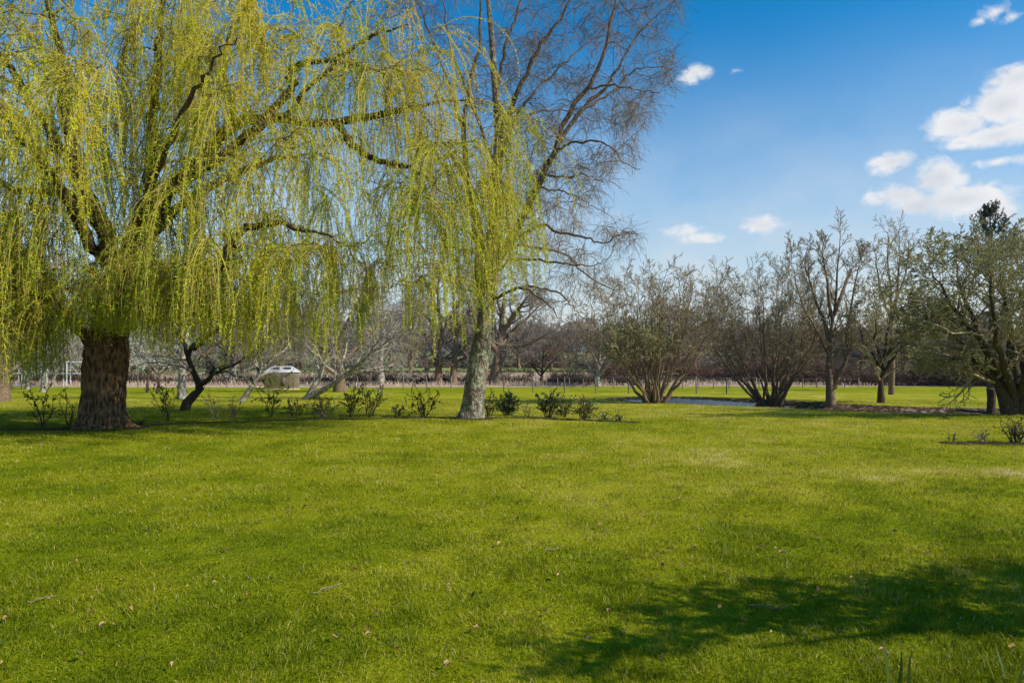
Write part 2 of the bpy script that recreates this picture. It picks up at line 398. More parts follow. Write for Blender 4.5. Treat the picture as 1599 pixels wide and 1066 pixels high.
M = dict(
    lawn=mk_ground('lawn_turf', [(p, tuple(c * k for c, k in zip(cc, (.86, .86, .9)))) for p, cc in LAWN_STOPS], 2.2, 26.0, .8, .04, True, True),
    reed=mk_ground('reed_ground', [(0, (.28, .20, .13)), (.5, (.46, .34, .24)), (1, (.60, .47, .35))], .5, 5.0, .6, .2),
    meadow=mk_ground('meadow_grass', [(.2, (.15, .20, .05)), (.5, (.22, .255, .085)), (.8, (.32, .32, .14))], .05, .5, .3, .2),
    hill=mk_ground('hill_land', [(.3, (.05, .06, .055)), (.5, (.075, .085, .07)), (.7, (.12, .14, .075))], .012, .09, .5, 4.0),
    blade=leaf_mat('grass_blade', LAWN_STOPS, .35, .012),
    willow=leaf_mat('willow_leaf', [(0, (.15, .26, .004)), (.35, (.40, .52, .006)), (.62, (.64, .65, .010)), (1, (.80, .60, .02))], .5, .02),
    wtwig=twig_mat('willow_twig', [(0, (.12, .085, .028)), (1, (.42, .34, .07))]),
    wbark=bark_mat('willow_bark', [(.30, (.008, .005, .003)), (.47, (.065, .036, .019)), (.74, (.25, .155, .085))], (5.2, 5.2, 1.3), 2.1, 1.0, .12, moss=(.05, .055, .012)),
    wlimb=bark_mat('willow_limb', [(.15, (.018, .012, .006)), (.5, (.055, .036, .018)), (.85, (.14, .095, .05))], (9, 9, 9), 1.2, .7, .03, moss=(.06, .075, .012)),
    bbark=bark_mat('birch_bark', [(.15, (.02, .014, .01)), (.45, (.10, .075, .055)), (.8, (.26, .2, .15))], (8, 8, 3.2), 2.2, 1.0, .05, lichen=(.33, .36, .24), lichen_amt=(.50, .58)),
    blimb=bark_mat('birch_limb', [(.1, (.025, .018, .012)), (.5, (.09, .062, .04)), (.85, (.22, .16, .11))], (9, 9, 5), 2, .6, .02),
    btwig=twig_mat('birch_twig', [(0, (.09, .066, .042)), (1, (.29, .22, .14))]),
    dbark=bark_mat('dark_bark', [(.1, (.012, .009, .006)), (.5, (.045, .033, .022)), (.85, (.12, .09, .06))], (10, 10, 4), 2, .7, .02, moss=(.035, .04, .012)),
    obark=bark_mat('brown_bark', [(.1, (.035, .024, .014)), (.5, (.13, .09, .055)), (.85, (.28, .2, .125))], (10, 10, 4), 2, .6, .02),
    lbark=bark_mat('lichen_bark', [(.1, (.04, .03, .022)), (.5, (.15, .115, .09)), (.85, (.33, .29, .23))], (10, 10, 4), 2, .7, .02, lichen=(.42, .42, .32), lichen_amt=(.48, .58)),
    otwig=twig_mat('olive_twig', [(0, (.12, .092, .052)), (1, (.38, .31, .175))]),
    gtwig=twig_mat('grey_twig', [(0, (.10, .082, .066)), (1, (.32, .265, .21))]),
    ptwig=twig_mat('pale_twig', [(0, (.16, .14, .11)), (1, (.42, .38, .31))]),
    rtwig=twig_mat('red_brown_twig', [(0, (.06, .035, .026)), (1, (.20, .125, .09))]),
    bud=leaf_mat('pale_bud', [(0, (.17, .17, .06)), (.5, (.34, .33, .14)), (1, (.56, .52, .30))], .3, .04),
    olive=leaf_mat('olive_bud', [(0, (.15, .145, .045)), (.5, (.31, .29, .095)), (1, (.52, .47, .20))], .35, .04),
    beige=leaf_mat('beige_catkin', [(0, (.15, .10, .05)), (.5, (.28, .2, .10)), (1, (.42, .34, .2))], .3, .04),
    blossom=leaf_mat('white_blossom', [(0, (.3, .33, .2)), (.5, (.6, .6, .5)), (1, (.8, .78, .74))], .4, .04),
    rose=leaf_mat('rose_leaf', [(0, (.03, .06, .01)), (.45, (.08, .13, .016)), (.75, (.17, .2, .03)), (1, (.28, .14, .05))], .25, .04),
    holly=leaf_mat('dark_evergreen_leaf', [(0, (.012, .03, .006)), (.6, (.04, .07, .01)), (1, (.14, .17, .02))], .2, .05),
    rstem=twig_mat('rose_stem', [(0, (.05, .05, .02)), (.5, (.10, .075, .035)), (1, (.38, .31, .2))]),
    pine=leaf_mat('pine_needle', [(0, (.008, .022, .012)), (1, (.03, .055, .022))], .15, .06),
    cone=twig_mat('pine_cone', [(0, (.10, .035, .04)), (1, (.2, .08, .08))]),
    litterleaf=leaf_mat('dry_leaf', [(0, (.06, .03, .012)), (.5, (.20, .11, .045)), (1, (.44, .28, .12))], .15, .005),
    stick=twig_mat('dry_stick', [(0, (.10, .07, .045)), (1, (.26, .2, .14))]),
    post=twig_mat('fence_post_wood', [(0, (.10, .085, .07)), (1, (.24, .21, .17))]),
    wire=twig_mat('galvanised_wire', [(0, (.18, .18, .18)), (1, (.26, .26, .26))], .5),
    tubing=twig_mat('pale_metal_tube', [(0, (.42, .43, .43)), (1, (.62, .63, .63))], .5),
    white=twig_mat('white_sheet_roof', [(0, (.28, .28, .28)), (1, (.46, .46, .45))], .5),
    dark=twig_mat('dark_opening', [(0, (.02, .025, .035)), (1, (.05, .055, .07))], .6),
    wood=bark_mat('weathered_boards', [(.1, (.24, .165, .12)), (.5, (.52, .385, .30)), (.85, (.70, .57, .47))], (1.2, 1.2, 9), 2, .3, .01),
    dkbr=twig_mat('dark_bramble', [(0, (.03, .02, .014)), (1, (.13, .09, .065))]),
    reedleaf=leaf_mat('reed_leaf', [(0, (.32, .23, .15)), (.5, (.54, .41, .29)), (1, (.70, .56, .42))], .3, .02),
    farwood=leaf_mat('far_twigs', [(0, (.07, .065, .065)), (.6, (.125, .11, .10)), (1, (.15, .16, .09))], .2, .0),
    hatch=twig_mat('dark_hatch_board', [(0, (.10, .075, .06)), (1, (.2, .15, .11))]),
    soil=mk_ground('bed_soil', [(.2, (.02, .013, .008)), (.5, (.055, .036, .022)), (.8, (.13, .09, .06))], 6, 30, .9, .04),
)

# ------------------------------------------------------------------ ground, water
def lawn_tint(x, y):
    t = .385 + (fbm(x * .33, y * .33, 1.0, 3) - .5) * .36 + (fbm(x * 1.5, y * 1.5, 2.0, 3) - .5) * .5
    t = t + .19 * sstep(5, 10, y) * sstep(-7, 2, x) + .10 * sstep(15, 19, y) - .02 * sstep(7, 3, y) - .16 * sstep(38, 46, y) + .13 * sstep(20, 25, y) * sstep(-2, -8, x)
    for cx, cy, rx, ry, k in ((6.3, 9.1, 1.5, .45, .36), (5.0, 8.7, 1.3, .4, .12), (1.6, 7.0, 1.4, .5, .1), (3.6, 10.3, 2.2, .6, .05), (2.5, 8.4, 1.2, .4, .05), (11.5, 18.6, 3, .5, -.3)):
        t = t + k * np.exp(-((x - cx) / rx) ** 2 - ((y - cy) / ry) ** 2) * (.5 + fbm(x * 3, y * 3, 4.0, 2))
    return np.clip(t, .02, .98)

S_ = np.sinh(np.linspace(-1.6, 1.6, 420)); S_ = S_ / S_[-1] * 2.4
TT = np.concatenate([np.arange(-14, 2, 1.0), np.arange(2, 14, .22), np.arange(14, 37, .22), np.arange(37, 58, 1.0), [58], np.arange(60, 92, 3.0), [92], np.arange(98, 330, 12.0), [330], np.arange(350, 1290, 45.0)])
def gpoint(s, t):
    x = s * (np.maximum(t, 0) + 5.5); y = t + np.where(t > 40, 1, 0) * 1.5 * np.sin(s * 5) * np.clip(t / 60, 0, 1)
    return x, y
def strip(name, t0, t1, mat):
    ts = TT[(TT >= t0) & (TT <= t1)]
    A, B = np.meshgrid(S_, ts); x, y = gpoint(A, B); z = gz(x, y)
    n, m_ = A.shape; i = np.arange(n - 1)[:, None] * m_; j = np.arange(m_ - 1)[None]
    q = np.stack([i + j, i + j + 1, i + m_ + j + 1, i + m_ + j], -1).reshape(-1, 4)
    g = Geo(); g.add(np.stack([x, y, z], -1).reshape(-1, 3), q, None, lawn_tint(x, y).ravel() if name == 'lawn' else .5)
    o = g.build(name, mat, None, True); o['kind'] = 'structure'
    if name == 'lawn':
        qq, _ = chan(x, y); a = o.data.attributes.new('litter', 'FLOAT', 'POINT')
        a.data.foreach_set('value', (1 - sstep(.88, 1.12, qq)).astype(np.float32).ravel())
    return o
strip('lawn', -14, 58, M['lawn']); strip('reed_field', 58, 92, M['reed']); strip('meadow', 92, 330, M['meadow']); strip('hills', 330, 3000, M['hill'])
m, nt = newmat('pond_surface'); v = nt.coords('Object'); principled(nt, (.03, .035, .035, 1), .10, nt.bump(nt.noise(v, 5.0, 3),   .7, .05), spec=.7); M['water'] = m
g = Geo(); an = np.linspace(0, 2 * np.pi, 49)[:-1]
ring = [(7.3 + 3.9 * np.cos(a) + 1.2 * np.sin(a), 29.6 + 3.6 * np.sin(a) - 2.2 * np.cos(a)) for a in an]
g.add([(7.3, 29.6, WATER)] + [(x, y, WATER) for x, y in ring], None, [(0, 1 + i, 1 + (i + 1) % 48) for i in range(48)])
tag(g.build('pond_water', M['water']), kind='structure')

def bed(name, rows, wid):
    """narrow strip of bare soil along a line of photo ground points"""
    pts = np.array([G(a, b)[:2] for a, b in rows]); c = spline(pts, 90)
    t = norm(np.gradient(c, axis=0)); nn = np.stack([-t[:, 1], t[:, 0]], 1); g = Geo(); v = []
    k = np.arange(90); w0 = wid * (.6 + .8 * fbm(k * .3, k * 0 + 1, 3.0)); w1 = wid * (.6 + .8 * fbm(k * .35, k * 0 + 9, 6.0)); w0[[0, -1]] = 0; w1[[0, -1]] = .02
    for f in (-1, -.4, .4, 1):
        q = c + nn * (f * np.where(f < 0, w0, w1))[:, None] * .5; v.append(np.column_stack([q, gz(q[:, 0], q[:, 1]) + (.022 if abs(f) < .5 else .006)]))
    i = np.arange(89)
    g.add(np.concatenate(v), np.concatenate([np.stack([a * 90 + i, a * 90 + i + 1, a * 90 + 90 + i + 1, a * 90 + 90 + i], 1) for a in range(3)]))
    return tag(g.build(name, M['soil'], None, True), kind='structure'), c
_, bed1 = bed('flower_bed', [(-150, 676), (0, 671), (120, 670), (250, 663), (420, 657), (560, 654), (720, 652), (860, 654), (1000, 660)], .4)
_, bed2 = bed('flower_bed', [(1470, 692), (1530, 692.5), (1600, 693), (1720, 695)], .42)

def earth(px, row, rad):
    b = G(px, row); an = np.linspace(0, 2 * np.pi, 49)[:-1]; g = Geo(); v = []
    for f in (.2, .6, 1.0):
        r = rad * f * (.62 + .7 * fbm(np.cos(an) * 2 + 5, np.sin(an) * 2 + 5, rad * 9, 3)); x, y = b[0] + r * np.cos(an), b[1] + r * np.sin(an) * .9
        v.append(np.column_stack([x, y, gz(x, y) + (.03 if f < .5 else .016 if f < .9 else .004)]))
    i = np.arange(48); j = (i + 1) % 48
    g.add(np.concatenate(v), np.concatenate([np.stack([i + o, j + o, j + o + 48, i + o + 48], 1) for o in (0, 48)]))
    tag(g.build('bare_earth', M['soil'], None, True), kind='structure')
earth(160, 668, 1.05); earth(737, 653, .75)
# ------------------------------------------------------------------ grass blades
def grass():
    N = 1000000
    d = 2.3 * np.exp(rng.uniform(0, 1, N) ** 1.0 * np.log(30 / 2.3)); keep = rng.uniform(0, 1, N) < np.clip((4.2 / d) ** .28, 0, 1)
    d = d[keep]; x = rng.uniform(-1, 1, len(d)) * (d * .92 + 2.6); y = d; keep = rng.uniform(0, 1, len(d)) < .42 + .58 * (np.abs(x) < d * .84 + .3); x, y, d = x[keep], y[keep], d[keep]
    cl_ = fbm(x * 7, y * 7, 8.0, 2); k = rng.uniform(0, 1, len(x)) < .35 + 1.1 * cl_
    q, _ = chan(x, y); k &= q > .95
    for b, w in ((bed1, .2), (bed2, .16)):
        k &= np.abs(y - np.interp(x, b[:, 0], b[:, 1], left=-99, right=-99)) > w * rng.uniform(.3, 1.3, len(x))
    for pr, rr in ((G(160, 668), .95), (G(737, 653), .68)):
        k &= np.hypot(x - pr[0], (y - pr[1]) * 1.1) > rr * (.55 + .8 * fbm(x * 3, y * 3, 71.0, 2))
    x, y, cl_ = x[k], y[k], cl_[k]; n = len(x)
    z = gz(x, y); sc = np.clip((y / 3.6), .8, 7) ** .55
    h = (.012 + .037 * cl_ * rng.uniform(.5, 1.35, n)) * (.65 + .75 * fbm(x * 3.1, y * 3.1, 14.0, 2)) * (1 + .25 * (sc - 1)) * (.75 + .6 * fbm(x * .9, y * .9, 12.0, 2))
    wv = .0038 * sc * rng.uniform(.6, 1.25, n); a = rng.uniform(0, 6.283, n); lean = rng.uniform(.15, 1.1, n) * h
    ph = 6.283 * fbm(x * 1.3, y * 1.3, 31.0, 2) * 1.5 + rng.normal(0, 1.7, n)
    D = np.stack([np.cos(ph), np.sin(ph), 0 * ph], 1); Wd = np.stack([np.cos(a), np.sin(a), 0 * a], 1) * (wv * .5)[:, None]
    b0 = np.stack([x, y, z - .004], 1); mid = b0 + UP * (h * .55)[:, None] + D * (lean * .3)[:, None]; tip = b0 + UP * (h * rng.uniform(.8, 1, n))[:, None] + D * lean[:, None]
    V = np.stack([b0 - Wd, b0 + Wd, mid + Wd * .8, mid - Wd * .8, tip], 1).reshape(-1, 3); i = np.arange(n)[:, None] * 5
    t = lawn_tint(x, y) + rng.normal(0, .16, n) + (rng.uniform(0, 1, n) < .09) * .42 + (fbm(x * 6, y * 6, 44.0, 2) - .5) * .45
    g = Geo(); g.add(V, i + np.array([[0, 1, 2, 3]]), i + np.array([[3, 2, 4]]), np.repeat(np.clip(t, 0, 1), 5))
    # clover and daisy leaves low in the turf
    m_ = 26000; yy = 2.4 + 7.5 * rng.uniform(0, 1, m_) ** 1.6; xx = rng.uniform(-1, 1, m_) * (yy * .86 + .4); kk = fbm(xx * 1.6, yy * 1.6, 61.0, 3) > .56; xx, yy = xx[kk], yy[kk]; m_ = len(xx)
    aa = rng.uniform(0, 6.283, m_); g.leaves(np.column_stack([xx, yy, gz(xx, yy) + rng.uniform(.012, .034, m_)]), np.column_stack([np.cos(aa), np.sin(aa), rng.normal(.1, .3, m_)]), rng.uniform(.008, .02, m_), rng.uniform(.007, .013, m_), np.clip(rng.normal(.16, .1, m_), 0, 1), np.column_stack([rng.normal(0, .25, (m_, 2)), np.ones(m_)]))
    tag(g.build('grass', M['blade']), 'short uneven spring grass growing over the lawn', 'grass', kind='stuff')
grass()
# ------------------------------------------------------------------ weeping willow
def spread_leaves(geo, pts, per, ln, wd, tint, jit=.8, down=.3, t0=.05):
    """leaves along polylines; per = leaves per polyline (array)"""
    B, N, _ = pts.shape; per = np.asarray(per, int); par = np.repeat(np.arange(B), per); n = len(par)
    x = np.clip(rng.uniform(t0, 1, n) * (N - 1), 0, N - 1.001); i = x.astype(int); f = (x - i)[:, None]
    a, b = pts[par, i], pts[par, i + 1]; p = a * (1 - f) + b * f
    d = norm(b - a) * .6 + rng.normal(size=(n, 3)) * jit; d[:, 2] -= down
    geo.leaves(p, d, ln * rng.uniform(.6, 1.35, n), wd * rng.uniform(.7, 1.3, n), np.clip(tint[par] + rng.normal(0, .12, n), 0, 1))

def willow():
    b = G(160, 668); d0 = b[1]
    root = thing('weeping_willow', 'huge old weeping willow hung with yellow-green curtains of new leaves, thick furrowed brown trunk', 'tree', b)
    tr = Geo(); ctrl = [list(P(161, r, d0)) + [w] for r, w in ((682, .86), (668, .68), (655, .56), (630, .485), (600, .45), (575, .455), (552, .47), (528, .42), (505, .30))]
    for i, c in enumerate(ctrl): c[3] *= .86; c[0] += (0, 0, 0, .01, .03, .05, .07, .1, .12)[i]
    def fn(T, S):
        tw = T + S * 1.3
        k = 1 + .07 * np.sin(3 * T + 1.0) * (1 - S) + .045 * np.sin(7 * tw + 2 * np.sin(S * 6)) + .03 * np.abs(np.sin(15 * tw + 3 * np.sin(S * 9))) + .24 * np.maximum(0, np.cos(5 * T + .5 + .6 * np.sin(2 * T))) * (1 - sstep(0, .26, S)) + .14 * np.exp(-((T - 4.4) / .35) ** 2 - ((S - .45) / .06) ** 2) + .16 * np.exp(-((T - 5.2) / .3) ** 2 - ((S - .68) / .07) ** 2)
        return k + (fbm(np.cos(T) * 2.2 + 9, np.sin(T) * 2.2 + S * 7, 3.0, 4) - .5) * .62
    big_trunk(tr, ctrl, 90, 120, fn)
    child(tr, 'trunk', M['wbark'], root, True)
    D = d0
    L = [[(158, 560, D, .32), (170, 480, D, .27), (182, 425, D - .2, .24), (160, 350, D - .4, .21), (128, 290, D - .6, .18), (105, 200, D - .8, .14), (95, 110, D - 1, .11), (80, 20, D - 1.1, .08), (60, -90, D - 1.1, .05)],
         [(170, 560, D, .31), (195, 470, D, .26), (215, 410, D, .23), (245, 340, D + .2, .2), (268, 290, D + .3, .18), (320, 240, D + .4, .165), (368, 194, D + .6, .15), (440, 186, D + .7, .13), (530, 189, D + .8, .11), (600, 180, D + .9, .09), (665, 165, D + 1, .06), (730, 155, D + 1, .04), (790, 165, D + 1, .02)],
         [(262, 300, D, .14), (300, 275, D - .3, .135), (345, 240, D - .4, .13), (400, 205, D - .5, .12), (432, 165, D - .5, .1), (458, 135, D - .5, .1), (452, 110, D - .5, .09), (478, 97, D - .5, .08), (540, 97, D - .5, .06), (600, 115, D - .5, .04)],
         [(215, 412, D + .2, .18), (232, 330, D + .5, .16), (236, 270, D + .6, .15), (238, 190, D + .6, .14), (245, 110, D + .7, .11), (252, 30, D + .7, .09), (268, -80, D + .7, .05)],
         [(150, 548, D - .2, .16), (112, 500, D - .5, .14), (85, 476, D - .7, .13), (40, 452, D - .9, .1), (-25, 425, D - 1, .08), (-100, 430, D - 1, .04)],
         [(195, 510, D - .2, .17), (245, 455, D - .6, .14), (300, 437, D - .9, .125), (343, 420, D - 1, .11), (361, 385, D - 1, .1), (388, 356, D - 1.1, .09), (440, 350, D - 1.2, .07), (500, 366, D - 1.2, .05), (560, 385, D - 1.2, .03)],
         [(160, 350, D + .2, .14), (100, 302, D + .7, .12), (40, 300, D + 1, .1), (-40, 270, D + 1.2, .07), (-120, 280, D + 1.2, .04)],
         [(525, 190, D + .8, .1), (545, 222, D + .8, .1), (590, 250, D + .7, .08), (640, 263, D + .6, .06), (690, 300, D + .6, .04)],
         [(190, 440, D, .17), (222, 320, D - 1.8, .11), (280, 190, D - 3.0, .06), (330, 100, D - 3.6, .03), (370, 60, D - 4.0, .012)],
         [(165, 410, D, .16), (70, 260, D - 1.6, .12), (-20, 150, D - 2.8, .08), (-90, 110, D - 3.5, .04)],
         [(205, 400, D + .3, .16), (300, 310, D + 2.2, .12), (420, 250, D + 3.6, .08), (520, 240, D + 4.4, .04)],
         [(130, 295, D - .5, .13), (65, 190, D - .3, .1), (10, 95, D, .08), (-60, 10, D, .05)],
         [(150, 350, D + .2, .14), (90, 220, D + 2.2, .1), (20, 130, D + 3.6, .06), (-60, 120, D + 4.3, .03)],
         [(440, 186, D + .7, .08), (500, 120, D + .4, .06), (570, 60, D + .3, .05), (640, 40, D + .2, .03)],
         [(368, 194, D + .6, .09), (350, 90, D + 1.2, .07), (385, 10, D + 1.4, .05), (440, -40, D + 1.4, .03)]]
    br = Geo(); np_, nr_ = [], []
    for rows in L:
        p, r = limb(rows, 30); p[1:-1] += rng.normal(size=(28, 3)) * .03; r = np.maximum(r * .86 * (1 - .5 * sstep(.7, 1, np.linspace(0, 1, 30))), .012); br.tubes(p, r, 9); np_.append(p); nr_.append(r)
    child(br, 'limbs', M['wlimb'], root, True)
    NP, NR = np.concatenate(np_), np.concatenate(nr_)
    rx, ry = 9.1, 4.7; T = []
    while len(T) < 540:
        a, q = rng.uniform(0, 6.283), rng.uniform(0, 1) ** .55
        x, y = b[0] - .1 + rx * q * math.cos(a), d0 + ry * q * math.sin(a)
        zt = 5.3 + 6.0 * (1 - q ** 2.6); z = rng.uniform(max(2.9, .34 * zt), zt)
        px, row = to_px(np.array([x, y, z]))
        if px > 560 and row < (px - 600) * .36 - 40: continue
        if px > 840 - 40 * rng.uniform(0, 1) or row > 500: continue
        if px > 820 and row > 330: continue
        if fbm(px / 95 + y * .35, row / 150 + y * .2, 33.0, 2) < rng.uniform(.36, .5): continue
        T.append((x, y, z))
    for n_, (pa, pb), (ra, rb_), (da, db) in ((50, (610, 838), (10, 400), (-1.8, 2.2)), (36, (250, 640), (-30, 140), (-1.5, 2.5)), (44, (-70, 140), (-40, 330), (-3, 1.5)), (9, (-180, 330), (40, 250), (-5.6, -4.6)), (80, (120, 335), (395, 480), (-2.3, -.9)), (64, (-80, 110), (330, 530), (-2.0, 1.0)), (34, (330, 640), (370, 480), (-2.2, .6))):
        for _ in range(n_):
            a, r_ = rng.uniform(pa, pb), rng.uniform(ra, rb_)
            if a > 700 and r_ < (a - 700) * .9 + 60: continue
            T.append(tuple(P(a, r_, d0 + rng.uniform(da, db))))
    T = np.array(T); ln, lr = colonise(NP, NR, T, .16, 7, .13, .013, .010, .7)
    tw = Geo(); tw.tubes(ln, lr, 5, rng.uniform(0, .5, len(ln)))
    # hanging strands
    hem = np.array([(-400, 610), (0, 618), (60, 612), (100, 566), (140, 540), (200, 530), (240, 548), (270, 570), (320, 540), (375, 580), (430, 578), (480, 560), (520, 582), (560, 562), (590, 470), (618, 450), (645, 585), (680, 560), (715, 548), (745, 556), (790, 505), (812, 440), (835, 330), (900, 300)], float)
    per = rng.integers(2, 6, len(T)); par = np.repeat(np.arange(len(T)), per); n = len(par)
    tt = (1 - .55 * rng.uniform(0, 1, n) ** 1.7) * 6; i0 = np.minimum(tt.astype(int), 5); f = (tt - i0)[:, None]
    st = ln[par, i0] * (1 - f) + ln[par, i0 + 1] * f
    di = norm(ln[par, i0 + 1] - ln[par, i0]) * .8 + rng.normal(size=(n, 3)) * .42; di[:, 2] -= .35
    st = np.repeat(st, 3, 0) + rng.normal(size=(n * 3, 3)) * .055; di = np.repeat(di, 3, 0) + rng.normal(size=(n * 3, 3)) * .1; par = np.repeat(par, 3); n = n * 3
    px, _ = to_px(st); hr = np.interp(px, hem[:, 0], hem[:, 1])
    zh = CAMH + (545 - hr) / F * st[:, 1]; mx = st[:, 2] - zh
    Lg = np.minimum(mx * np.repeat(rng.uniform(.55, 1.0, n // 3), 3), (rng.uniform(1.0, 4.6, len(T)) ** 1.0)[par] * np.repeat(rng.uniform(.6, 1.15, n // 3), 3) * rng.uniform(.75, 1, n))
    k = Lg > .25; st, di, Lg, par = st[k], di[k], Lg[k], par[k]
    pts, rd = grow(st, di, Lg, .0075, .0028, 10, .09, (0, 0, -1), .26, .5)
    tw.tubes(pts, rd, 3, rng.uniform(.35, 1, len(pts)))
    # short twiggy side shoots in the inner crown
    p, d, r, pr, _ = sprout(ln, lr, 3, .2, 1, (30, 80), .6); q2, r2 = grow(p, d, rng.uniform(.25, 1.0, len(p)), .007, .003, 5, .22, (0, 0, -1), .12)
    tw.tubes(q2, r2, 3, rng.uniform(0, .7, len(p)))
    child(tw, 'twigs', M['wtwig'], root)
    ct = fbm(T[:, 0] * .5, T[:, 2] * .5, 21.0, 3)
    lf = Geo(); tint = .43 + .8 * (ct[par] - .42) + rng.normal(0, .1, len(T))[par] + .035 * (st[:, 2] - 3.5)
    dens = np.clip(.95 - 1.5 * (fbm(T[:, 0] * .8 + 3, T[:, 2] * .8 + T[:, 1], 5.0, 2)[par] - .42) + rng.normal(0, .2, len(st)), .15, 1.3)
    spread_leaves(lf, pts, Lg / .019 * dens * .82, .068, .0145, tint)
    spread_leaves(lf, q2, np.full(len(q2), 14), .066, .018, .35 + .3 * rng.uniform(0, 1, len(q2)))
    child(lf, 'crown', M['willow'], root)
    print('willow leaves', lf.n // 4)
willow()

# ------------------------------------------------------------------ birch beside the bed
def inpoly(x, y, poly):
    c = np.zeros(len(x), bool); n = len(poly)
    for i in range(n):
        (x0, y0), (x1, y1) = poly[i], poly[(i + 1) % n]
        c ^= ((y0 > y) != (y1 > y)) & (x < (x1 - x0) * (y - y0) / (y1 - y0 + 1e-9) + x0)
    return c

def birch():
    b = G(737, 653); D = b[1]
    root = thing('birch_tree', 'tall bare tree with lichen-covered trunk and fine drooping twigs, standing alone right of the willow', 'tree', b)
    tr = Geo(); rows = [(736, 664, .46), (736, 654, .38), (738, 640, .315), (740, 620, .285), (742, 600, .272), (747, 570, .262), (752, 540, .25), (758, 500, .235), (764, 450, .21), (769, 400, .185), (773, 330, .165), (776, 270, .145), (779, 200, .115), (772, 120, .09), (766, 40, .07), (755, -70, .04)]
    def fn(T, S):
        k = 1 + .16 * np.maximum(0, np.cos(4 * T + 2.6)) * (1 - sstep(0, .07, S)) + .03 * np.sin(3 * T + S * 9)
        return k + (fbm(np.cos(T) * 2.6 + 4, np.sin(T) * 2.6 + S * 34, 7.0, 4) - .5) * .26
    big_trunk(tr, [list(P(a, r, D)) + [w] for a, r, w in rows], 150, 56, fn)
    child(tr, 'trunk', M['bbark'], root, True)
    L = [[(756, 505, D, .17), (748, 440, D + .2, .15), (748, 377, D + .3, .14), (740, 330, D + .4, .12), (729, 280, D + .5, .1), (724, 200, D + .5, .08), (735, 130, D + .5, .06), (752, 50, D + .4, .045), (748, -60, D + .4, .025)],
         [(766, 425, D, .14), (800, 368, D - .2, .125), (826, 318, D - .4, .115), (850, 269, D - .6, .1), (866, 236, D - .7, .09), (886, 180, D - .8, .078), (916, 138, D - .9, .066), (937, 103, D - 1, .055), (955, 31, D - 1.1, .04), (968, -50, D - 1.2, .02)],
         [(868, 232, D - .6, .07), (915, 165, D - .6, .06), (945, 135, D - .6, .05), (962, 112, D - .6, .04), (990, 60, D - .6, .03), (1015, 35, D - .7, .02), (1048, 3, D - .8, .01)],
         [(778, 215, D, .09), (806, 150, D - .5, .075), (830, 95, D - .8, .06), (850, 60, D - 1, .05), (880, 20, D - 1.1, .035), (905, -50, D - 1.2, .02)],
         [(778, 205, D, .075), (780, 120, D + .5, .06), (792, 60, D + .8, .05), (808, 20, D + 1, .04), (830, -40, D + 1.1, .02)],
         [(916, 168, D - .6, .04), (960, 140, D - .4, .03), (991, 108, D - .3, .022), (1052, 108, D - .3, .01)],
         [(916, 140, D - .9, .035), (952, 132, D - 1.3, .03), (985, 138, D - 1.5, .02), (1030, 145, D - 1.6, .01)],
         [(866, 236, D - .7, .045), (882, 227, D - 1, .04), (905, 221, D - 1.3, .035), (935, 221, D - 1.5, .028), (957, 233, D - 1.6, .022), (975, 255, D - 1.7, .016), (1000, 264, D - 1.8, .008)],
         [(848, 275, D - .6, .04), (886, 276, D - .8, .03), (909, 272, D - .9, .022), (946, 287, D - 1, .01)],
         [(838, 292, D - .4, .04), (872, 298, D + .4, .03), (905, 310, D + .9, .02), (950, 335, D + 1.1, .008)],
         [(790, 385, D, .06), (841, 353, D - .6, .05), (870, 361, D - .8, .043), (912, 370, D - 1, .035), (940, 379, D - 1.1, .025), (975, 364, D - 1.2, .016), (996, 366, D - 1.2, .008)],
         [(768, 420, D, .06), (796, 388, D + .5, .05), (828, 385, D + .8, .045), (883, 398, D + 1.1, .036), (909, 424, D + 1.2, .03), (957, 453, D + 1.3, .018), (985, 447, D + 1.3, .008)],
         [(768, 428, D, .05), (802, 406, D - .8, .042), (865, 410, D - 1.5, .033), (896, 412, D - 1.7, .025), (922, 415, D - 1.9, .016), (948, 405, D - 2, .008)],
         [(762, 475, D, .055), (807, 449, D + .3, .045), (844, 449, D + .4, .036), (880, 464, D + .5, .028), (897, 484, D + .5, .02), (918, 504, D + .5, .008)],
         [(764, 470, D, .045), (812, 450, D - .9, .036), (850, 470, D - 1.3, .026), (870, 495, D - 1.5, .016), (900, 515, D - 1.6, .008)],
         [(729, 285, D + .5, .06), (690, 220, D + .8, .045), (640, 150, D + 1, .03), (600, 90, D + 1.1, .012)],
         [(725, 215, D + .4, .06), (700, 130, D + .2, .045), (670, 50, D, .03), (640, -30, D, .015)],
         [(776, 275, D, .06), (740, 170, D - 1.2, .045), (700, 60, D - 2, .03), (690, -40, D - 2.2, .012)],
         [(778, 230, D, .06), (830, 150, D + 1.4, .045), (890, 90, D + 2.2, .03), (950, 40, D + 2.6, .012)],
         [(748, 380, D + .3, .05), (700, 340, D + 1, .035), (650, 320, D + 1.4, .015)],
         [(776, 270, D, .06), (800, 200, D + 1.3, .045), (860, 170, D + 2.2, .03), (930, 190, D + 2.7, .01)]]
    br = Geo(); np_, nr_ = [], []
    for rows in L:
        p, r = limb(rows, 26); p[1:-1] += rng.normal(size=(24, 3)) * .022; r = np.maximum(r * .84, .009); br.tubes(p, r, 7); np_.append(p); nr_.append(r)
    child(br, 'limbs', M['blimb'], root, True)
    NP, NR = np.concatenate(np_), np.concatenate(nr_)
    poly = [(560, 60), (640, -120), (1075, -120), (1058, 60), (1052, 130), (1010, 190), (985, 230), (1002, 268), (960, 300), (962, 345), (1000, 362), (985, 390), (948, 400), (960, 430), (985, 448), (950, 468), (905, 440), (900, 470), (925, 505), (880, 505), (830, 460), (790, 440), (720, 400), (640, 330)]
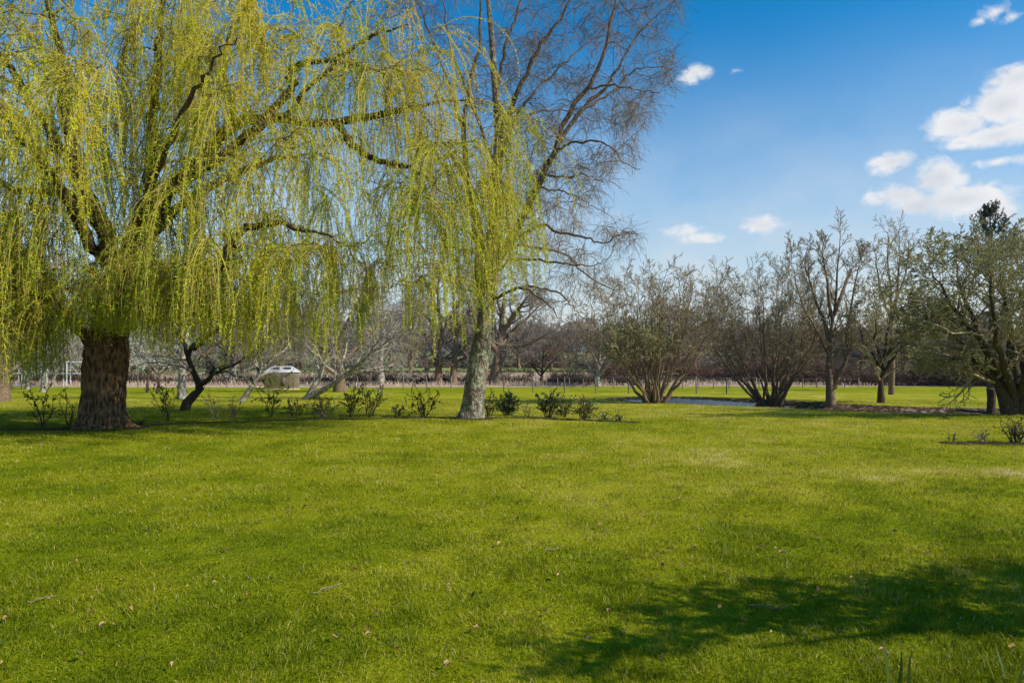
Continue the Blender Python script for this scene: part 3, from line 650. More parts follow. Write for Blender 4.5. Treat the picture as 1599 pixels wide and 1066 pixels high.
    x = rng.uniform(560, 1080, 6000); y = rng.uniform(-120, 510, 6000); k = inpoly(x, y, poly); k &= (x > 790) | (rng.uniform(0, 1, 6000) < .55)
    x, y = x[k][:900], y[k][:900]
    T = np.array([P(a, r, D + e) for a, r, e in zip(x, y, rng.normal(0, 1.3, len(x)))])
    ln, lr = colonise(NP, NR, T, .14, 6, .12, .007, .0055, .4)
    tw = Geo(); tw.tubes(ln, lr, 4, rng.uniform(0, .5, len(ln)))
    p, d, r, pr, _ = sprout(ln, lr, 9, .25, 1, (25, 65), .7)
    q, r2 = grow(p, d, rng.uniform(.25, .75, len(p)), .0045, .0028, 5, .12, (0, 0, -1), .16); tw.tubes(q, r2, 3, rng.uniform(.1, .8, len(p)))
    p, d, r, pr, _ = sprout(q, r2, 2, .2, 1, (20, 60), .7)
    q2, r3 = grow(p, d, rng.uniform(.1, .35, len(p)), .0034, .0026, 3, .15, (0, 0, -1), .25); tw.tubes(q2, r3, 3, rng.uniform(.2, 1, len(p)))
    child(tw, 'crown', M['btwig'], root)
birch()

# ------------------------------------------------------------------ other bare trees
def twiggery(pts, rad, L, specs, geo, rmin):
    """levels of side branches; returns the last levels' polylines"""
    allp = []
    for s in specs:
        p, d, r, par, t = sprout(pts, rad, s['n'], s.get('t0', .25), s.get('t1', 1), s.get('ang', (25, 50)), .62, s.get('flat'))
        Lc = np.broadcast_to(L, (len(pts),))[par] * rng.uniform(*s['l'], len(p)) * (1.15 - .6 * t)
        pts, rad = grow(p, d, Lc, np.maximum(r * .78, rmin * 1.3), rmin, s.get('seg', 4), s.get('w', .14), s.get('trop', (0, 0, 1)), s.get('tw', .06))
        geo.tubes(pts, rad, s.get('sides', 3), rng.uniform(0, 1, len(pts))); L = Lc; allp.append((pts, Lc))
    return allp

def tree(name, label, base, stems, specs, bark, twig, rmin, leaf=None, sides=8, cat='tree', group=None, wob=.03, leafspec=None, leaf_keep=None, smooth=True, thin=.7):
    """stems: list of world rows (x,y,z,r)"""
    root = thing(name, label, cat, base, group); tr = Geo(); cr = Geo(); lf = Geo()
    P_, R_, L_ = [], [], []
    for s in stems:
        w = spline(s, 12); p = w[:, :3]; p[1:] += rng.normal(size=(11, 3)) * wob; r = np.maximum(w[:, 3] * (1 - (1 - thin) * sstep(.1, .5, np.linspace(0, 1, 12))), rmin); tr.tubes(p, r, sides)
        P_.append(p); R_.append(r); L_.append(np.linalg.norm(np.diff(p, axis=0), axis=1).sum())
    out = twiggery(np.array(P_), np.array(R_), np.array(L_), specs, cr, rmin)
    child(tr, 'trunk', bark, root, smooth); child(cr, 'twigs' if leaf else 'crown', twig, root)
    if leaf:
        per, ln, wd, lo, hi = leafspec
        for pts, Lc in out[-2:]:
            tint = lo + (hi - lo) * np.clip(fbm(pts[:, 0, 0] * .9, pts[:, 0, 2] * .9, 3.0, 2) + rng.normal(0, .12, len(pts)), 0, 1)
            n = np.full(len(pts), per) if leaf_keep is None else (per * leaf_keep(pts[:, -1])).astype(int)
            spread_leaves(lf, pts, n, ln, wd, tint, .9, .0, .15)
        child(lf, 'crown', leaf, root)
    return root

def fan(base, n, H, spread, r, rb=.25, zmin=.72, sq=.6, bias=0.0, two=None):
    """stems of a coppiced clump rising from one stool"""
    st = []
    for i in range(n):
        a = i * 2.4 + rng.uniform(-.4, .4); q = ((i + .6) / n) ** sq; t = math.radians(spread) * q
        h = H * rng.uniform(zmin, 1) * (1 - .22 * q); R = math.tan(t) * h
        ca, sa = math.cos(a), math.sin(a) * .8; o = base + np.array([ca * rb * q, sa * rb * q, -.1]); rr = r * rng.uniform(.7, 1.2)
        st.append([list(o) + [rr * 1.25]] + [[base[0] + ca * (rb * q + R * e) + bias * f * h, base[1] + sa * (rb * q + R * e), base[2] + h * f, rr * (1 - .9 * f)] for f, e in ((.12, .2), (.3, .46), (.55, .74), (.78, .92), (1, 1))])
    return st
SPEC_UP = lambda a, b_, c: [dict(n=a, l=(.2, .38), ang=(20, 58), t0=.38, w=.1, tw=.05, seg=6, sides=4), dict(n=b_, l=(.25, .5), ang=(25, 60), t0=.15, w=.16, tw=.03, seg=4), dict(n=c, l=(.3, .6), ang=(20, 55), t0=.2, w=.15, tw=.04, seg=3)]

b = G(1022, 629)
tree('coppiced_willow', 'many-stemmed bare clump at the left end of the pond, pale catkins low on its left', b, fan(b, 22, 5.9, 31, .07, .34), SPEC_UP(12, 9, 5), M['obark'], M['otwig'], .0055, M['bud'], 7, wob=.045, thin=.6,
     leafspec=(10, .038, .026, .3, 1.0), leaf_keep=lambda e: np.where((e[:, 0] < b[0] + .5) & (e[:, 2] < b[2] + 3.2) & (e[:, 2] > b[2] + 1.1), 1.0, .05))
b1 = b
b = G(1203, 633)
tree('coppiced_willow', 'broad leafless fan of dark stems at the right end of the pond', b, fan(b, 26, 6.6, 36, .07, .38), SPEC_UP(13, 9, 5), M['obark'], M['otwig'], .0055, None, 7, wob=.05, thin=.6)
b = G(1298, 632)
tr_ = lambda rows: [list(P(px, row, dd)) + [r] for px, row, dd, r in rows]
D = b[1]
tree('alder_tree', 'slender bare tree forking low into two trunks on the ditch bank', b,
     [tr_([(1297, 640, D, .22), (1298, 610, D, .17), (1294, 575, D, .15), (1297, 530, D, .13), (1305, 470, D, .10), (1308, 415, D, .06), (1312, 366, D, .012)]),
      tr_([(1301, 606, D, .12), (1313, 580, D - .1, .11), (1322, 555, D - .2, .10), (1324, 510, D - .3, .085), (1333, 450, D - .4, .06), (1345, 395, D - .5, .012)]),
      tr_([(1297, 535, D, .09), (1283, 495, D + .2, .08), (1268, 450, D + .4, .065), (1258, 415, D + .5, .04), (1260, 378, D + .6, .01)]),
      tr_([(1296, 555, D, .06), (1275, 515, D - .4, .05), (1250, 470, D - .8, .04), (1238, 420, D - 1, .02), (1236, 385, D - 1, .008)]),
      tr_([(1303, 490, D, .08), (1325, 430, D + .6, .06), (1342, 408, D + .8, .03), (1350, 385, D + .8, .01)]),
      tr_([(1300, 500, D, .07), (1290, 430, D - .5, .055), (1285, 395, D - .6, .03), (1284, 368, D - .6, .008)])],
     [dict(n=19, l=(.14, .28), ang=(20, 50), t0=.28, w=.09, tw=.07, seg=6, sides=4), dict(n=10, l=(.25, .5), ang=(22, 50), t0=.15, w=.14, tw=.06, seg=4), dict(n=6, l=(.3, .6), ang=(20, 55), t0=.2, w=.15, tw=.04, seg=3)], M['obark'], M['otwig'], .005, None, 9, thin=.52, wob=.022)
b = G(1375, 629); D = b[1]
tree('budding_sallow', 'small tree with one dark trunk and hazy olive buds, right of the forked bare tree', b,
     [tr_([(1375, 636, D, .17), (1376, 605, D, .12), (1377, 575, D, .11), (1385, 530, D, .08), (1395, 480, D, .02)]),
      tr_([(1376, 590, D, .09), (1395, 560, D - .3, .07), (1420, 535, D - .5, .045), (1445, 520, D - .6, .01)]), tr_([(1377, 580, D, .08), (1360, 550, D + .3, .06), (1345, 520, D + .5, .04), (1340, 490, D + .6, .01)]),
      tr_([(1378, 560, D, .07), (1410, 520, D + .6, .05), (1425, 480, D + .9, .02), (1432, 450, D + 1, .008)]), tr_([(1377, 565, D, .06), (1365, 530, D - .6, .05), (1368, 490, D - .8, .02), (1366, 460, D - .8, .008)])],
     [dict(n=16, l=(.35, .6), ang=(30, 65), t0=.3, w=.12, tw=.0, seg=5, sides=4), dict(n=8, l=(.3, .55), ang=(25, 55), w=.16, tw=-.02), dict(n=4, l=(.35, .6), ang=(25, 60), w=.15, seg=3, tw=-.02)],
     M['dbark'], M['otwig'], .005, M['olive'], leafspec=(22, .032, .017, .15, .95))
D = 36.0; x_ = P(1392, 600, D)[0]; b = np.array([x_, D, float(gz(x_, D))])
tree('alder_tree', 'tall slim bare tree rising behind the small budding tree', b,
     [[[x_, D, b[2] - .1, .16]] + tr_([(1391, 560, D, .14), (1392, 480, D, .11), (1388, 420, D, .07), (1386, 362, D, .01)]), tr_([(1392, 510, D, .10), (1402, 450, D - .3, .08), (1405, 400, D - .4, .05), (1403, 358, D - .4, .01)]),
      tr_([(1391, 500, D, .08), (1372, 440, D + .3, .06), (1364, 380, D + .4, .01)]), tr_([(1398, 470, D, .07), (1415, 420, D + .5, .05), (1420, 370, D + .6, .01)])],
     SPEC_UP(12, 7, 3), M['obark'], M['otwig'], .0075, None, 7)
b = G(1580, 648); D = b[1]
tree('goat_willow', 'wide spreading multi-stemmed tree hazed with olive spring buds at the right of the lawn', b,
     [tr_([(1580, 655, D, .26), (1570, 620, D, .2), (1552, 590, D - .2, .16), (1525, 565, D - .4, .12), (1490, 560, D - .5, .09), (1455, 565, D - .6, .04)]),
      tr_([(1582, 650, D, .22), (1574, 600, D + .2, .16), (1550, 560, D + .5, .13), (1525, 500, D + .8, .1), (1500, 440, D + 1, .05), (1490, 400, D + 1, .01)]),
      tr_([(1585, 650, D, .22), (1585, 600, D, .17), (1580, 540, D, .13), (1570, 470, D, .09), (1562, 420, D, .03), (1560, 392, D, .008)]),
      tr_([(1590, 650, D, .22), (1608, 610, D - .3, .16), (1630, 560, D - .6, .12), (1650, 490, D - .8, .08), (1660, 400, D - 1, .02)]),
      tr_([(1588, 648, D, .2), (1600, 580, D + .4, .15), (1610, 500, D + .8, .1), (1612, 440, D + 1, .05), (1615, 400, D + 1, .01)]),
      tr_([(1570, 600, D, .13), (1530, 530, D - .9, .1), (1490, 480, D - 1.5, .07), (1462, 440, D - 1.8, .03), (1450, 410, D - 1.9, .01)]),
      tr_([(1553, 590, D, .11), (1510, 540, D + .9, .09), (1465, 510, D + 1.5, .06), (1440, 480, D + 1.8, .02)]),
      tr_([(1525, 565, D - .4, .08), (1490, 520, D - .6, .07), (1455, 500, D - .8, .04), (1430, 490, D - .9, .01)]),
      tr_([(1590, 630, D, .14), (1640, 590, D + .5, .1), (1700, 540, D + 1, .06), (1740, 480, D + 1.2, .02)]),
      tr_([(1585, 620, D - .1, .12), (1560, 540, D - 1.3, .09), (1550, 470, D - 1.9, .05), (1545, 400, D - 2, .01)]),
      tr_([(1590, 620, D - .1, .12), (1620, 540, D - 1.3, .09), (1640, 450, D - 1.9, .05), (1655, 390, D - 2, .01)])],
     [dict(n=18, l=(.25, .5), ang=(30, 70), t0=.3, w=.13, tw=.02, seg=5, sides=4), dict(n=10, l=(.3, .55), ang=(25, 60), w=.16, tw=-.01), dict(n=4, l=(.35, .65), ang=(25, 60), w=.16, seg=3, tw=-.01)],
     M['dbark'], M['otwig'], .0045, M['olive'], leafspec=(24, .032, .016, .2, .95))

# orchard and far trees -----------------------------------------------------
GN = dict(n=10, l=(.3, .55), ang=(30, 65), t0=.3, w=.16, tw=.03, seg=5, sides=4)
ORCH = [GN, dict(n=8, l=(.3, .6), ang=(30, 70), w=.2, tw=.02), dict(n=5, l=(.35, .7), ang=(25, 65), w=.2, seg=3, tw=.03)]
def rowtree(name, label, px, row, rows_list, specs, bark, twig, rmin, **kw):
    b = G(px, row); D = b[1]
    return tree(name, label, b, [tr_([(a, r, D + e, w) for a, r, e, w in rows]) for rows in rows_list], specs, bark, twig, rmin, **kw)
rowtree('old_orchard_tree', 'dark leaning orchard tree, forked low with a long side limb, right of the willow', 290, 641,
        [[(287, 646, 0, .17), (297, 622, 0, .14), (310, 605, 0, .13), (300, 580, 0, .11), (293, 555, 0, .10), (308, 532, .1, .08), (330, 500, .3, .05), (335, 460, .4, .01)],
         [(309, 606, 0, .10), (325, 590, -.2, .085), (345, 578, -.4, .07), (368, 566, -.6, .05), (400, 545, -.8, .01)], [(330, 588, -.1, .06), (333, 575, -.1, .05), (331, 568, -.1, .035)],
         [(294, 556, 0, .08), (285, 530, .4, .07), (262, 500, .8, .05), (240, 470, 1, .01)], [(303, 545, 0, .07), (325, 525, -.6, .06), (350, 505, -1, .04), (385, 480, -1.2, .01)]], ORCH, M['dbark'], M['gtwig'], .005)
rowtree('old_orchard_tree', 'grey lichened orchard tree leaning right, in front of the chicken shed', 378, 627,
        [[(374, 631, 0, .15), (385, 615, 0, .12), (397, 600, 0, .11), (405, 585, 0, .10), (409, 573, 0, .09), (425, 560, .3, .07), (450, 540, .6, .04), (470, 510, .8, .01)],
         [(406, 584, 0, .06), (395, 560, .5, .05), (375, 535, .9, .03), (355, 510, 1.1, .01)], [(409, 573, 0, .07), (405, 545, -.4, .06), (415, 500, -.6, .03), (420, 465, -.6, .01)]], ORCH, M['lbark'], M['gtwig'], .006)
rowtree('old_orchard_tree', 'low orchard tree, two pale trunks leaning right under a wide grey crown', 478, 623,
        [[(472, 628, 0, .17), (485, 612, 0, .14), (497, 592, 0, .12), (505, 570, 0, .11), (512, 552, 0, .10), (525, 530, .3, .07), (535, 490, .5, .04), (540, 450, .6, .01)],
         [(478, 625, -.1, .16), (500, 610, -.2, .14), (525, 597, -.4, .125), (542, 583, -.5, .11), (575, 580, -.6, .08), (610, 577, -.7, .04), (640, 572, -.8, .01)],
         [(540, 584, -.5, .09), (560, 560, -.2, .08), (595, 535, .2, .06), (620, 500, .4, .03), (630, 470, .4, .01)], [(545, 582, -.5, .08), (575, 555, -1, .07), (610, 530, -1.4, .04), (640, 505, -1.5, .01)],
         [(506, 568, 0, .07), (480, 540, .3, .06), (460, 510, .5, .03), (450, 480, .5, .01)], [(530, 590, -.4, .07), (540, 540, .5, .06), (560, 490, .8, .04), (575, 445, .9, .01)]], ORCH, M['lbark'], M['ptwig'], .006)
for px, row, tp, lab, w in ((43, 608, (52, 560, 60, 500, 70, 430), 'leftmost of three pale lichened trunks with whitish twigs beside the metal cage', .17),
                            (68, 612, (72, 565, 75, 510, 90, 440), 'middle one of three pale lichened trunks with whitish twigs beside the metal cage', .18),
                            (82, 604, (90, 565, 100, 520, 115, 460), 'rightmost, thinnest of three pale lichened trunks beside the metal cage', .12)):
    rowtree('pale_fruit_tree', lab, px, row, [[(px - 2, row + 4, 0, w * 1.3), ((px + tp[0]) / 2, (row + tp[1]) / 2, 0, w), (tp[0], tp[1], 0, w * .85), (tp[2], tp[3], 0, w * .5), (tp[4], tp[5], 0, .012)],
            [(tp[0], tp[1], 0, w * .6), (tp[0] - 22, tp[1] - 30, .8, w * .4), (tp[0] - 40, tp[1] - 75, 1.3, .012)], [(tp[0], tp[1] + 5, 0, w * .6), (tp[0] + 28, tp[1] - 25, -.8, w * .4), (tp[0] + 50, tp[1] - 70, -1.2, .012)]],
            ORCH, M['lbark'], M['ptwig'], .008, leaf=M['blossom'], leafspec=(3, .06, .05, .1, .9))
for px, row, lab in ((229, 613, 'small dark-stemmed blossom tree right of the willow trunk'), (246, 615, 'thin slanting blossom tree between willow and pale straight trunk')):
    rowtree('blossom_tree', lab, px, row, [[(px, row + 3, 0, .09), (px + 2, row - 25, 0, .07), (px - 2, row - 50, 0, .05), (px - 10, row - 90, 0, .01)], [(px + 2, row - 28, 0, .05), (px + 25, row - 55, .6, .04), (px + 45, row - 75, .8, .01)], [(px + 1, row - 30, 0, .05), (px - 22, row - 55, -.6, .04), (px - 40, row - 70, -.8, .01)]],
            ORCH, M['dbark'], M['ptwig'], .007, leaf=M['blossom'], leafspec=(5, .065, .055, .05, .9))
rowtree('grey_tree', 'straight pale mottled trunk just left of the dark forked orchard tree', 284, 623, [[(284, 628, 0, .26), (284, 600, 0, .19), (286, 560, 0, .17), (283, 500, 0, .13), (290, 420, 0, .08), (295, 340, 0, .015)], [(285, 540, 0, .1), (310, 480, .8, .07), (340, 420, 1.2, .015)], [(285, 530, 0, .1), (255, 470, -.8, .07), (235, 400, -1.2, .015)]], ORCH, M['lbark'], M['gtwig'], .0075)
rowtree('grey_tree', 'stout dark trunk cut by the left edge of the photo, behind the willow', 0, 627, [[(0, 632, 0, .42), (2, 612, 0, .33), (4, 570, 0, .30), (-2, 500, 0, .24), (-10, 400, 0, .15), (0, 290, 0, .02)], [(2, 540, 0, .15), (40, 470, .8, .1), (80, 400, 1.2, .015)], [(2, 520, 0, .15), (-50, 450, -.8, .1), (-90, 380, -1.2, .015)]], ORCH, M['obark'], M['gtwig'], .007)
OAK = [dict(n=13, l=(.3, .6), ang=(35, 75), t0=.3, w=.2, tw=.0, seg=6, sides=4), dict(n=10, l=(.3, .6), ang=(30, 70), w=.22, tw=.02), dict(n=6, l=(.35, .7), ang=(25, 65), w=.2, seg=3, tw=.03)]
rowtree('oak_tree', 'stout dark oak trunk behind the leaning double orchard tree', 531, 612, [[(531, 617, 0, .55), (530, 600, 0, .42), (530, 575, 0, .38), (528, 530, 0, .3), (522, 470, 0, .2), (518, 400, 0, .03)], [(530, 570, 0, .2), (570, 530, 1, .15), (610, 490, 1.5, .03)], [(530, 565, 0, .2), (480, 520, -1, .15), (445, 470, -1.5, .03)], [(528, 530, 0, .16), (560, 470, -1, .1), (585, 420, -1.4, .03)]], OAK, M['obark'], M['gtwig'], .010)
rowtree('oak_tree', 'large bare oak just right of the birch trunk in front of the tan reed field', 774, 600, [[(773, 604, 0, .85), (774, 590, 0, .66), (776, 560, 0, .56), (780, 530, 0, .48), (785, 490, 0, .3), (790, 440, 0, .04)], [(778, 545, 0, .35), (800, 520, 1, .28), (825, 495, 1.6, .18), (850, 470, 2, .04)], [(777, 550, 0, .34), (752, 520, -1, .26), (735, 485, -1.6, .16), (725, 450, -2, .04)],
        [(780, 525, 0, .3), (815, 475, -1.5, .2), (835, 450, -2, .04)], [(777, 540, 0, .26), (812, 540, -1, .2), (842, 528, -1.6, .12), (866, 515, -2, .03)], [(785, 495, 0, .22), (775, 460, 1.2, .14), (768, 435, 1.6, .03)]], OAK, M['obark'], M['gtwig'], .012)
for px, lab in ((684, 'left one of two grey trunks behind the fence, left of the birch'), (708, 'right one of two grey trunks behind the fence, left of the birch')):
    rowtree('field_tree', lab, px, 600, [[(px, 603, 0, .6), (px, 590, 0, .42), (px + 2, 560, 0, .36), (px + 4, 520, 0, .28), (px, 460, 0, .16), (px + 4, 400, 0, .03)], [(px + 2, 566, 0, .2), (px + 16, 560, .8, .16), (px + 34, 552, 1, .12), (px + 48, 535, 1.2, .03)], [(px + 2, 570, 0, .2), (px - 14, 566, -.8, .16), (px - 26, 560, -1, .03)], [(px + 4, 525, 0, .18), (px - 28, 480, .6, .1), (px - 40, 440, 1, .03)], [(px + 4, 520, 0, .18), (px + 34, 470, -.6, .1), (px + 44, 430, -1, .03)]], OAK, M['obark'], M['gtwig'], .012)
rowtree('field_tree', 'pale straight trunk behind the wire fence, right of the stout oak', 594, 601, [[(594, 604, 0, .55), (594, 590, 0, .4), (595, 560, 0, .36), (598, 510, 0, .25), (595, 440, 0, .03)], [(595, 550, 0, .2), (620, 510, .8, .14), (645, 470, 1, .03)], [(595, 540, 0, .2), (570, 500, -.8, .14), (550, 455, -1, .03)]], OAK, M['lbark'], M['gtwig'], .012)
rowtree('field_tree', 'pale grey trunk standing behind the fence left of the chicken shed', 364, 600, [[(362, 604, 0, .6), (364, 590, 0, .45), (366, 570, 0, .4), (372, 530, 0, .3), (375, 450, 0, .03)], [(366, 574, 0, .25), (378, 562, .5, .2), (395, 540, .8, .12), (415, 500, 1, .03)], [(368, 560, 0, .25), (345, 520, -.6, .16), (325, 470, -1, .03)]], OAK, M['lbark'], M['gtwig'], .012)
rowtree('hawthorn', 'small dense hawthorn with a dark bushy base in the tan reeds', 845, 598, [[(845, 601, 0, .2), (846, 585, 0, .16), (848, 560, 0, .12), (850, 535, 0, .02)], [(846, 588, 0, .1), (825, 565, .6, .07), (805, 550, 1, .02)], [(846, 585, 0, .1), (868, 560, -.6, .07), (888, 545, -1, .02)], [(845, 598, 0, .08), (828, 592, -.4, .06), (815, 590, -.6, .02)], [(845, 598, 0, .08), (862, 592, .4, .06), (875, 590, .6, .02)]], OAK, M['dbark'], M['rtwig'], .010)
rowtree('sallow_tree', 'round sallow covered in beige catkins left of the pond', 933, 603, [[(933, 607, 0, .28), (933, 592, 0, .22), (935, 570, 0, .17), (938, 535, 0, .1), (942, 492, 0, .02)], [(933, 590, 0, .14), (915, 565, .8, .1), (902, 535, 1.2, .06), (900, 505, 1.3, .02)], [(934, 588, 0, .14), (955, 562, -.8, .1), (972, 540, -1.2, .06), (985, 525, -1.3, .02)], [(934, 575, 0, .12), (922, 540, -.8, .08), (918, 500, -1, .02)], [(935, 570, 0, .12), (960, 530, .8, .08), (968, 498, 1, .02)]],
        [dict(n=11, l=(.35, .6), ang=(35, 75), t0=.25, w=.18, tw=0, seg=5, sides=4), dict(n=8, l=(.35, .65), ang=(30, 70), w=.2, tw=-.02), dict(n=4, l=(.35, .7), ang=(25, 65), w=.2, seg=3, tw=-.05)], M['lbark'], M['rtwig'], .010, leaf=M['beige'], leafspec=(6, .075, .05, .1, .9))
# copies of three far tree kinds along the hedges
def far_proto(name, label, H, spread):
    b = np.array([0, 0, 0.0]); st = [[[0, 0, -.3, H * .045], [0, 0, H * .15, H * .033], [.1, 0, H * .4, H * .024], [0, .1, H * .7, H * .012], [0, 0, H, .02]]]
    for i in range(6):
        a = i * 2.4; t = .22 + .07 * i; q = spread * (1 - .4 * t)
        st.append([[0, 0, H * t, H * .016], [math.cos(a) * q * .4, math.sin(a) * q * .4, H * (t + .14), H * .012], [math.cos(a) * q * .8, math.sin(a) * q * .8, H * (t + .26), H * .007], [math.cos(a) * q, math.sin(a) * q, H * (t + .4), .02]])
    return tree(name, label, b, st, OAK, M['obark'], M['gtwig'], .014, wob=.12)
EXTRA = [(380, 100, 1, 1.05), (470, 108, 0, .95), (505, 92, 2, 1.0), (560, 104, 1, 1.1), (610, 112, 0, 1.0), (665, 99, 1, .9), (725, 118, 0, 1.05), (810, 112, 2, 1.1), (835, 125, 1, 1.0), (900, 118, 0, .85), (955, 108, 1, .85), (1000, 96, 2, .9), (1035, 88, 1, .9), (1085, 92, 0, .8), (1180, 84, 1, .9), (1215, 78, 0, .72), (1310, 72, 2, .8), (1410, 70, 1, .8), (1470, 74, 0, .8), (1520, 66, 2, .8), (1585, 70, 1, .85), (90, 90, 0, 1.0), (200, 96, 1, 1.1), (290, 105, 0, 1.1)]
protos = [far_proto('hedgerow_tree', '', 9.0, 4.2), far_proto('hedgerow_tree', '', 7.5, 3.6), far_proto('hedgerow_tree', '', 8.0, 2.6)]
FAR = [(30, 66, 0, 1.0, 'bare tree behind the metal cage at far left'), (150, 76, 1, 1.2, 'bare tree far behind the willow trunk'), (235, 70, 2, 1.1, 'bare tree behind the two small blossom trees'), (325, 84, 0, 1.1, 'bare far tree left of the pale trunk behind the shed'), (440, 80, 1, 1.2, 'bare far tree directly above the chicken shed roof'), (640, 88, 2, 1.1, 'bare far tree between the pale straight trunk and the two grey trunks'),
       (739, 96, 0, 1.0, 'bare far tree hidden behind the birch trunk'), (860, 98, 1, .95, 'orange-brown far tree at the meadow edge above the hawthorn'), (1062, 72, 0, .9, 'bare hedge tree between the two clumps by the pond'), (1135, 80, 1, .85, 'bare hedge tree just behind the broad leafless fan'), (1255, 75, 2, .75, 'bare hedge tree left of the forked alder'),
       (1345, 66, 1, .72, 'dark bare hedge tree right of the forked alder'), (1363, 64, 2, .62, 'slim dark hedge tree left of the small budding trunk'), (1440, 68, 0, .7, 'dark hedge tree right of the small budding tree'), (1495, 62, 1, .8, 'dark hedge tree behind the low horizontal limb'), (1545, 70, 2, .9, 'dark hedge tree behind the spreading right tree'), (1650, 66, 0, .9, 'hedge tree beyond the right edge')]
for i, (px, d, k, s, lab) in enumerate(FAR):
    x = P(px, 600, d)[0]; loc = (x, d, float(gz(x, d)))
    if px == 1650: continue
    if i < 3: o = protos[k]; o.location = loc; o['label'] = lab; o.scale = (s,) * 3
    else: copy_thing(protos[k], loc, lab, s, i * 1.3)
for i, (px, d, k, s) in enumerate(EXTRA):
    x = P(px, 600, d)[0]; c = copy_thing(protos[k], (x, d, float(gz(x, d))), 'bare grey-brown tree in the broken tree line beyond the fence', (s * rng.uniform(.95, 1.25), s, s * rng.uniform(.85, 1.1)), i * 2.1); c['group'] = 'bare trees in the far tree line'
# ------------------------------------------------------------------ dark conifer behind the right tree
def pine():
    D = 46.0; x = P(1548, 600, D)[0]; b = np.array([x, D, float(gz(x, D))]); top = P(1548, 330, D)[2]; H = top - b[2]
    root = thing('pine_tree', 'dark evergreen with reddish cones topping out above the budding right tree', 'tree', b); tr = Geo(); cr = Geo(); cn = Geo()
    st = [[[x, D, b[2] - .1, .3], [x + .1, D, b[2] + H * .4, .2], [x, D, b[2] + H * .8, .09], [x, D, top, .02]]]
    w = spline(st[0], 14); tr.tubes(w[:, :3], w[:, 3], 8)
    n = 46; t = 1 - .56 * rng.uniform(0, 1, n) ** 1.35 - .015; a = rng.uniform(0, 6.283, n); p = np.column_stack([x + 0 * t, D + 0 * t, b[2] + H * t]); L = (1 - t) * 6.5 + .6
    pts, rd = grow(p, np.column_stack([np.cos(a), np.sin(a), .55 + 0 * a]), L, .035, .015, 6, .1, (0, 0, 1), .16); tr.tubes(pts, rd, 5)
    q, d, r, _, _ = sprout(pts, rd, 9, .25, 1, (25, 60), .7); p2, r2 = grow(q, d, rng.uniform(.25, .6, len(q)), .014, .01, 4, .12, (0, 0, 1), .2); tr.tubes(p2, r2, 4)
    spread_leaves(cr, np.concatenate([p2]), np.full(len(p2), 34), .13, .035, rng.uniform(0, 1, len(p2)), .7, -.2, .1)
    e = p2[rng.uniform(0, 1, len(p2)) < .16][:, -1]; an = rng.normal(size=(len(e), 3)) * .03
    child(tr, 'trunk', M['dbark'], root, True); child(cr, 'crown', M['pine'], root)
    for i in range(min(len(e), 44)):
        cn = Geo(); cn.tubes(np.stack([e[i], e[i] + an[i] * .3 + UP * .03, e[i] + an[i] + UP * .07, e[i] + an[i] + UP * .11]), np.array([.012, .04, .035, .004]), 6, rng.uniform(0, 1)); child(cn, 'cone', M['cone'], root, True)
pine()

# ------------------------------------------------------------------ hedges, scrub, reeds, woods
def thicket(pos, h, n, rmin, spread, nseg=5, w=.34):
    k = rng.integers(0, len(pos), n); p = pos[k] + rng.normal(size=(n, 3)) * np.array([.35, .35, 0]); p[:, 2] = gz(p[:, 0], p[:, 1]) - .05
    d = np.column_stack([rng.normal(0, spread, (n, 2)), np.ones(n)])
    pts, rd = grow(p, d, h[k] * rng.uniform(.4, 1.1, n), rmin * 1.6, rmin, nseg, w, (0, 0, 1), .02)
    q, d2, r, par, t = sprout(pts, rd, 4, .3, 1, (30, 70), .7); q2, r2 = grow(q, d2, h[k][par] * rng.uniform(.12, .35, len(q)), rmin, rmin * .7, 3, .2)
    return pts, rd, q2, r2
def hedge(name, label, pts_px, n, h, mat, kind='stuff', cat='hedge', sp=.7, rmin=.012):
    c = spline(np.array([(P(px, 600, d)[0], d) for px, d in pts_px]), 200); pos = np.column_stack([c, gz(c[:, 0], c[:, 1])])
    hh = h * (.2 + 1.5 * fbm(c[:, 0] * .22, c[:, 1] * .1, 17.0, 3) ** 1.3); g = Geo(); a, ra, q, rq = thicket(pos, hh, n, rmin, sp)
    g.tubes(a, ra, 3, rng.uniform(0, 1, len(a))); g.tubes(q, rq, 3, rng.uniform(0, 1, len(q)))
    return tag(g.build(name, mat), label, cat, None, kind)
hedge('hedgerow', 'reddish brown leafless hedge thicket along the far side of the right lawn', [(940, 70), (1100, 68), (1250, 64), (1400, 61), (1520, 60), (1800, 58)], 6200, 3.9, M['rtwig'])
hedge('bramble_hedge', 'dark low bramble hedge behind the wire fence on the left', [(-250, 66), (0, 66), (200, 65), (400, 64), (600, 65), (790, 67)], 3600, 1.7, M['dkbr'], sp=.6)
hedge('field_scrub', 'line of dark scrub along the far edge of the reed field', [(-400, 96), (200, 95), (600, 95), (800, 97), (1000, 98), (1250, 96), (1800, 92)], 2000, 1.0, M['rtwig'], sp=.6, rmin=.02)
hedge('tree_belt', 'tangled grey-brown scrub and saplings across the meadow behind the reeds', [(-500, 112), (0, 108), (400, 112), (780, 118), (1000, 112), (1250, 104), (1800, 98)], 4600, 5.0, M['gtwig'], sp=.6, rmin=.022)
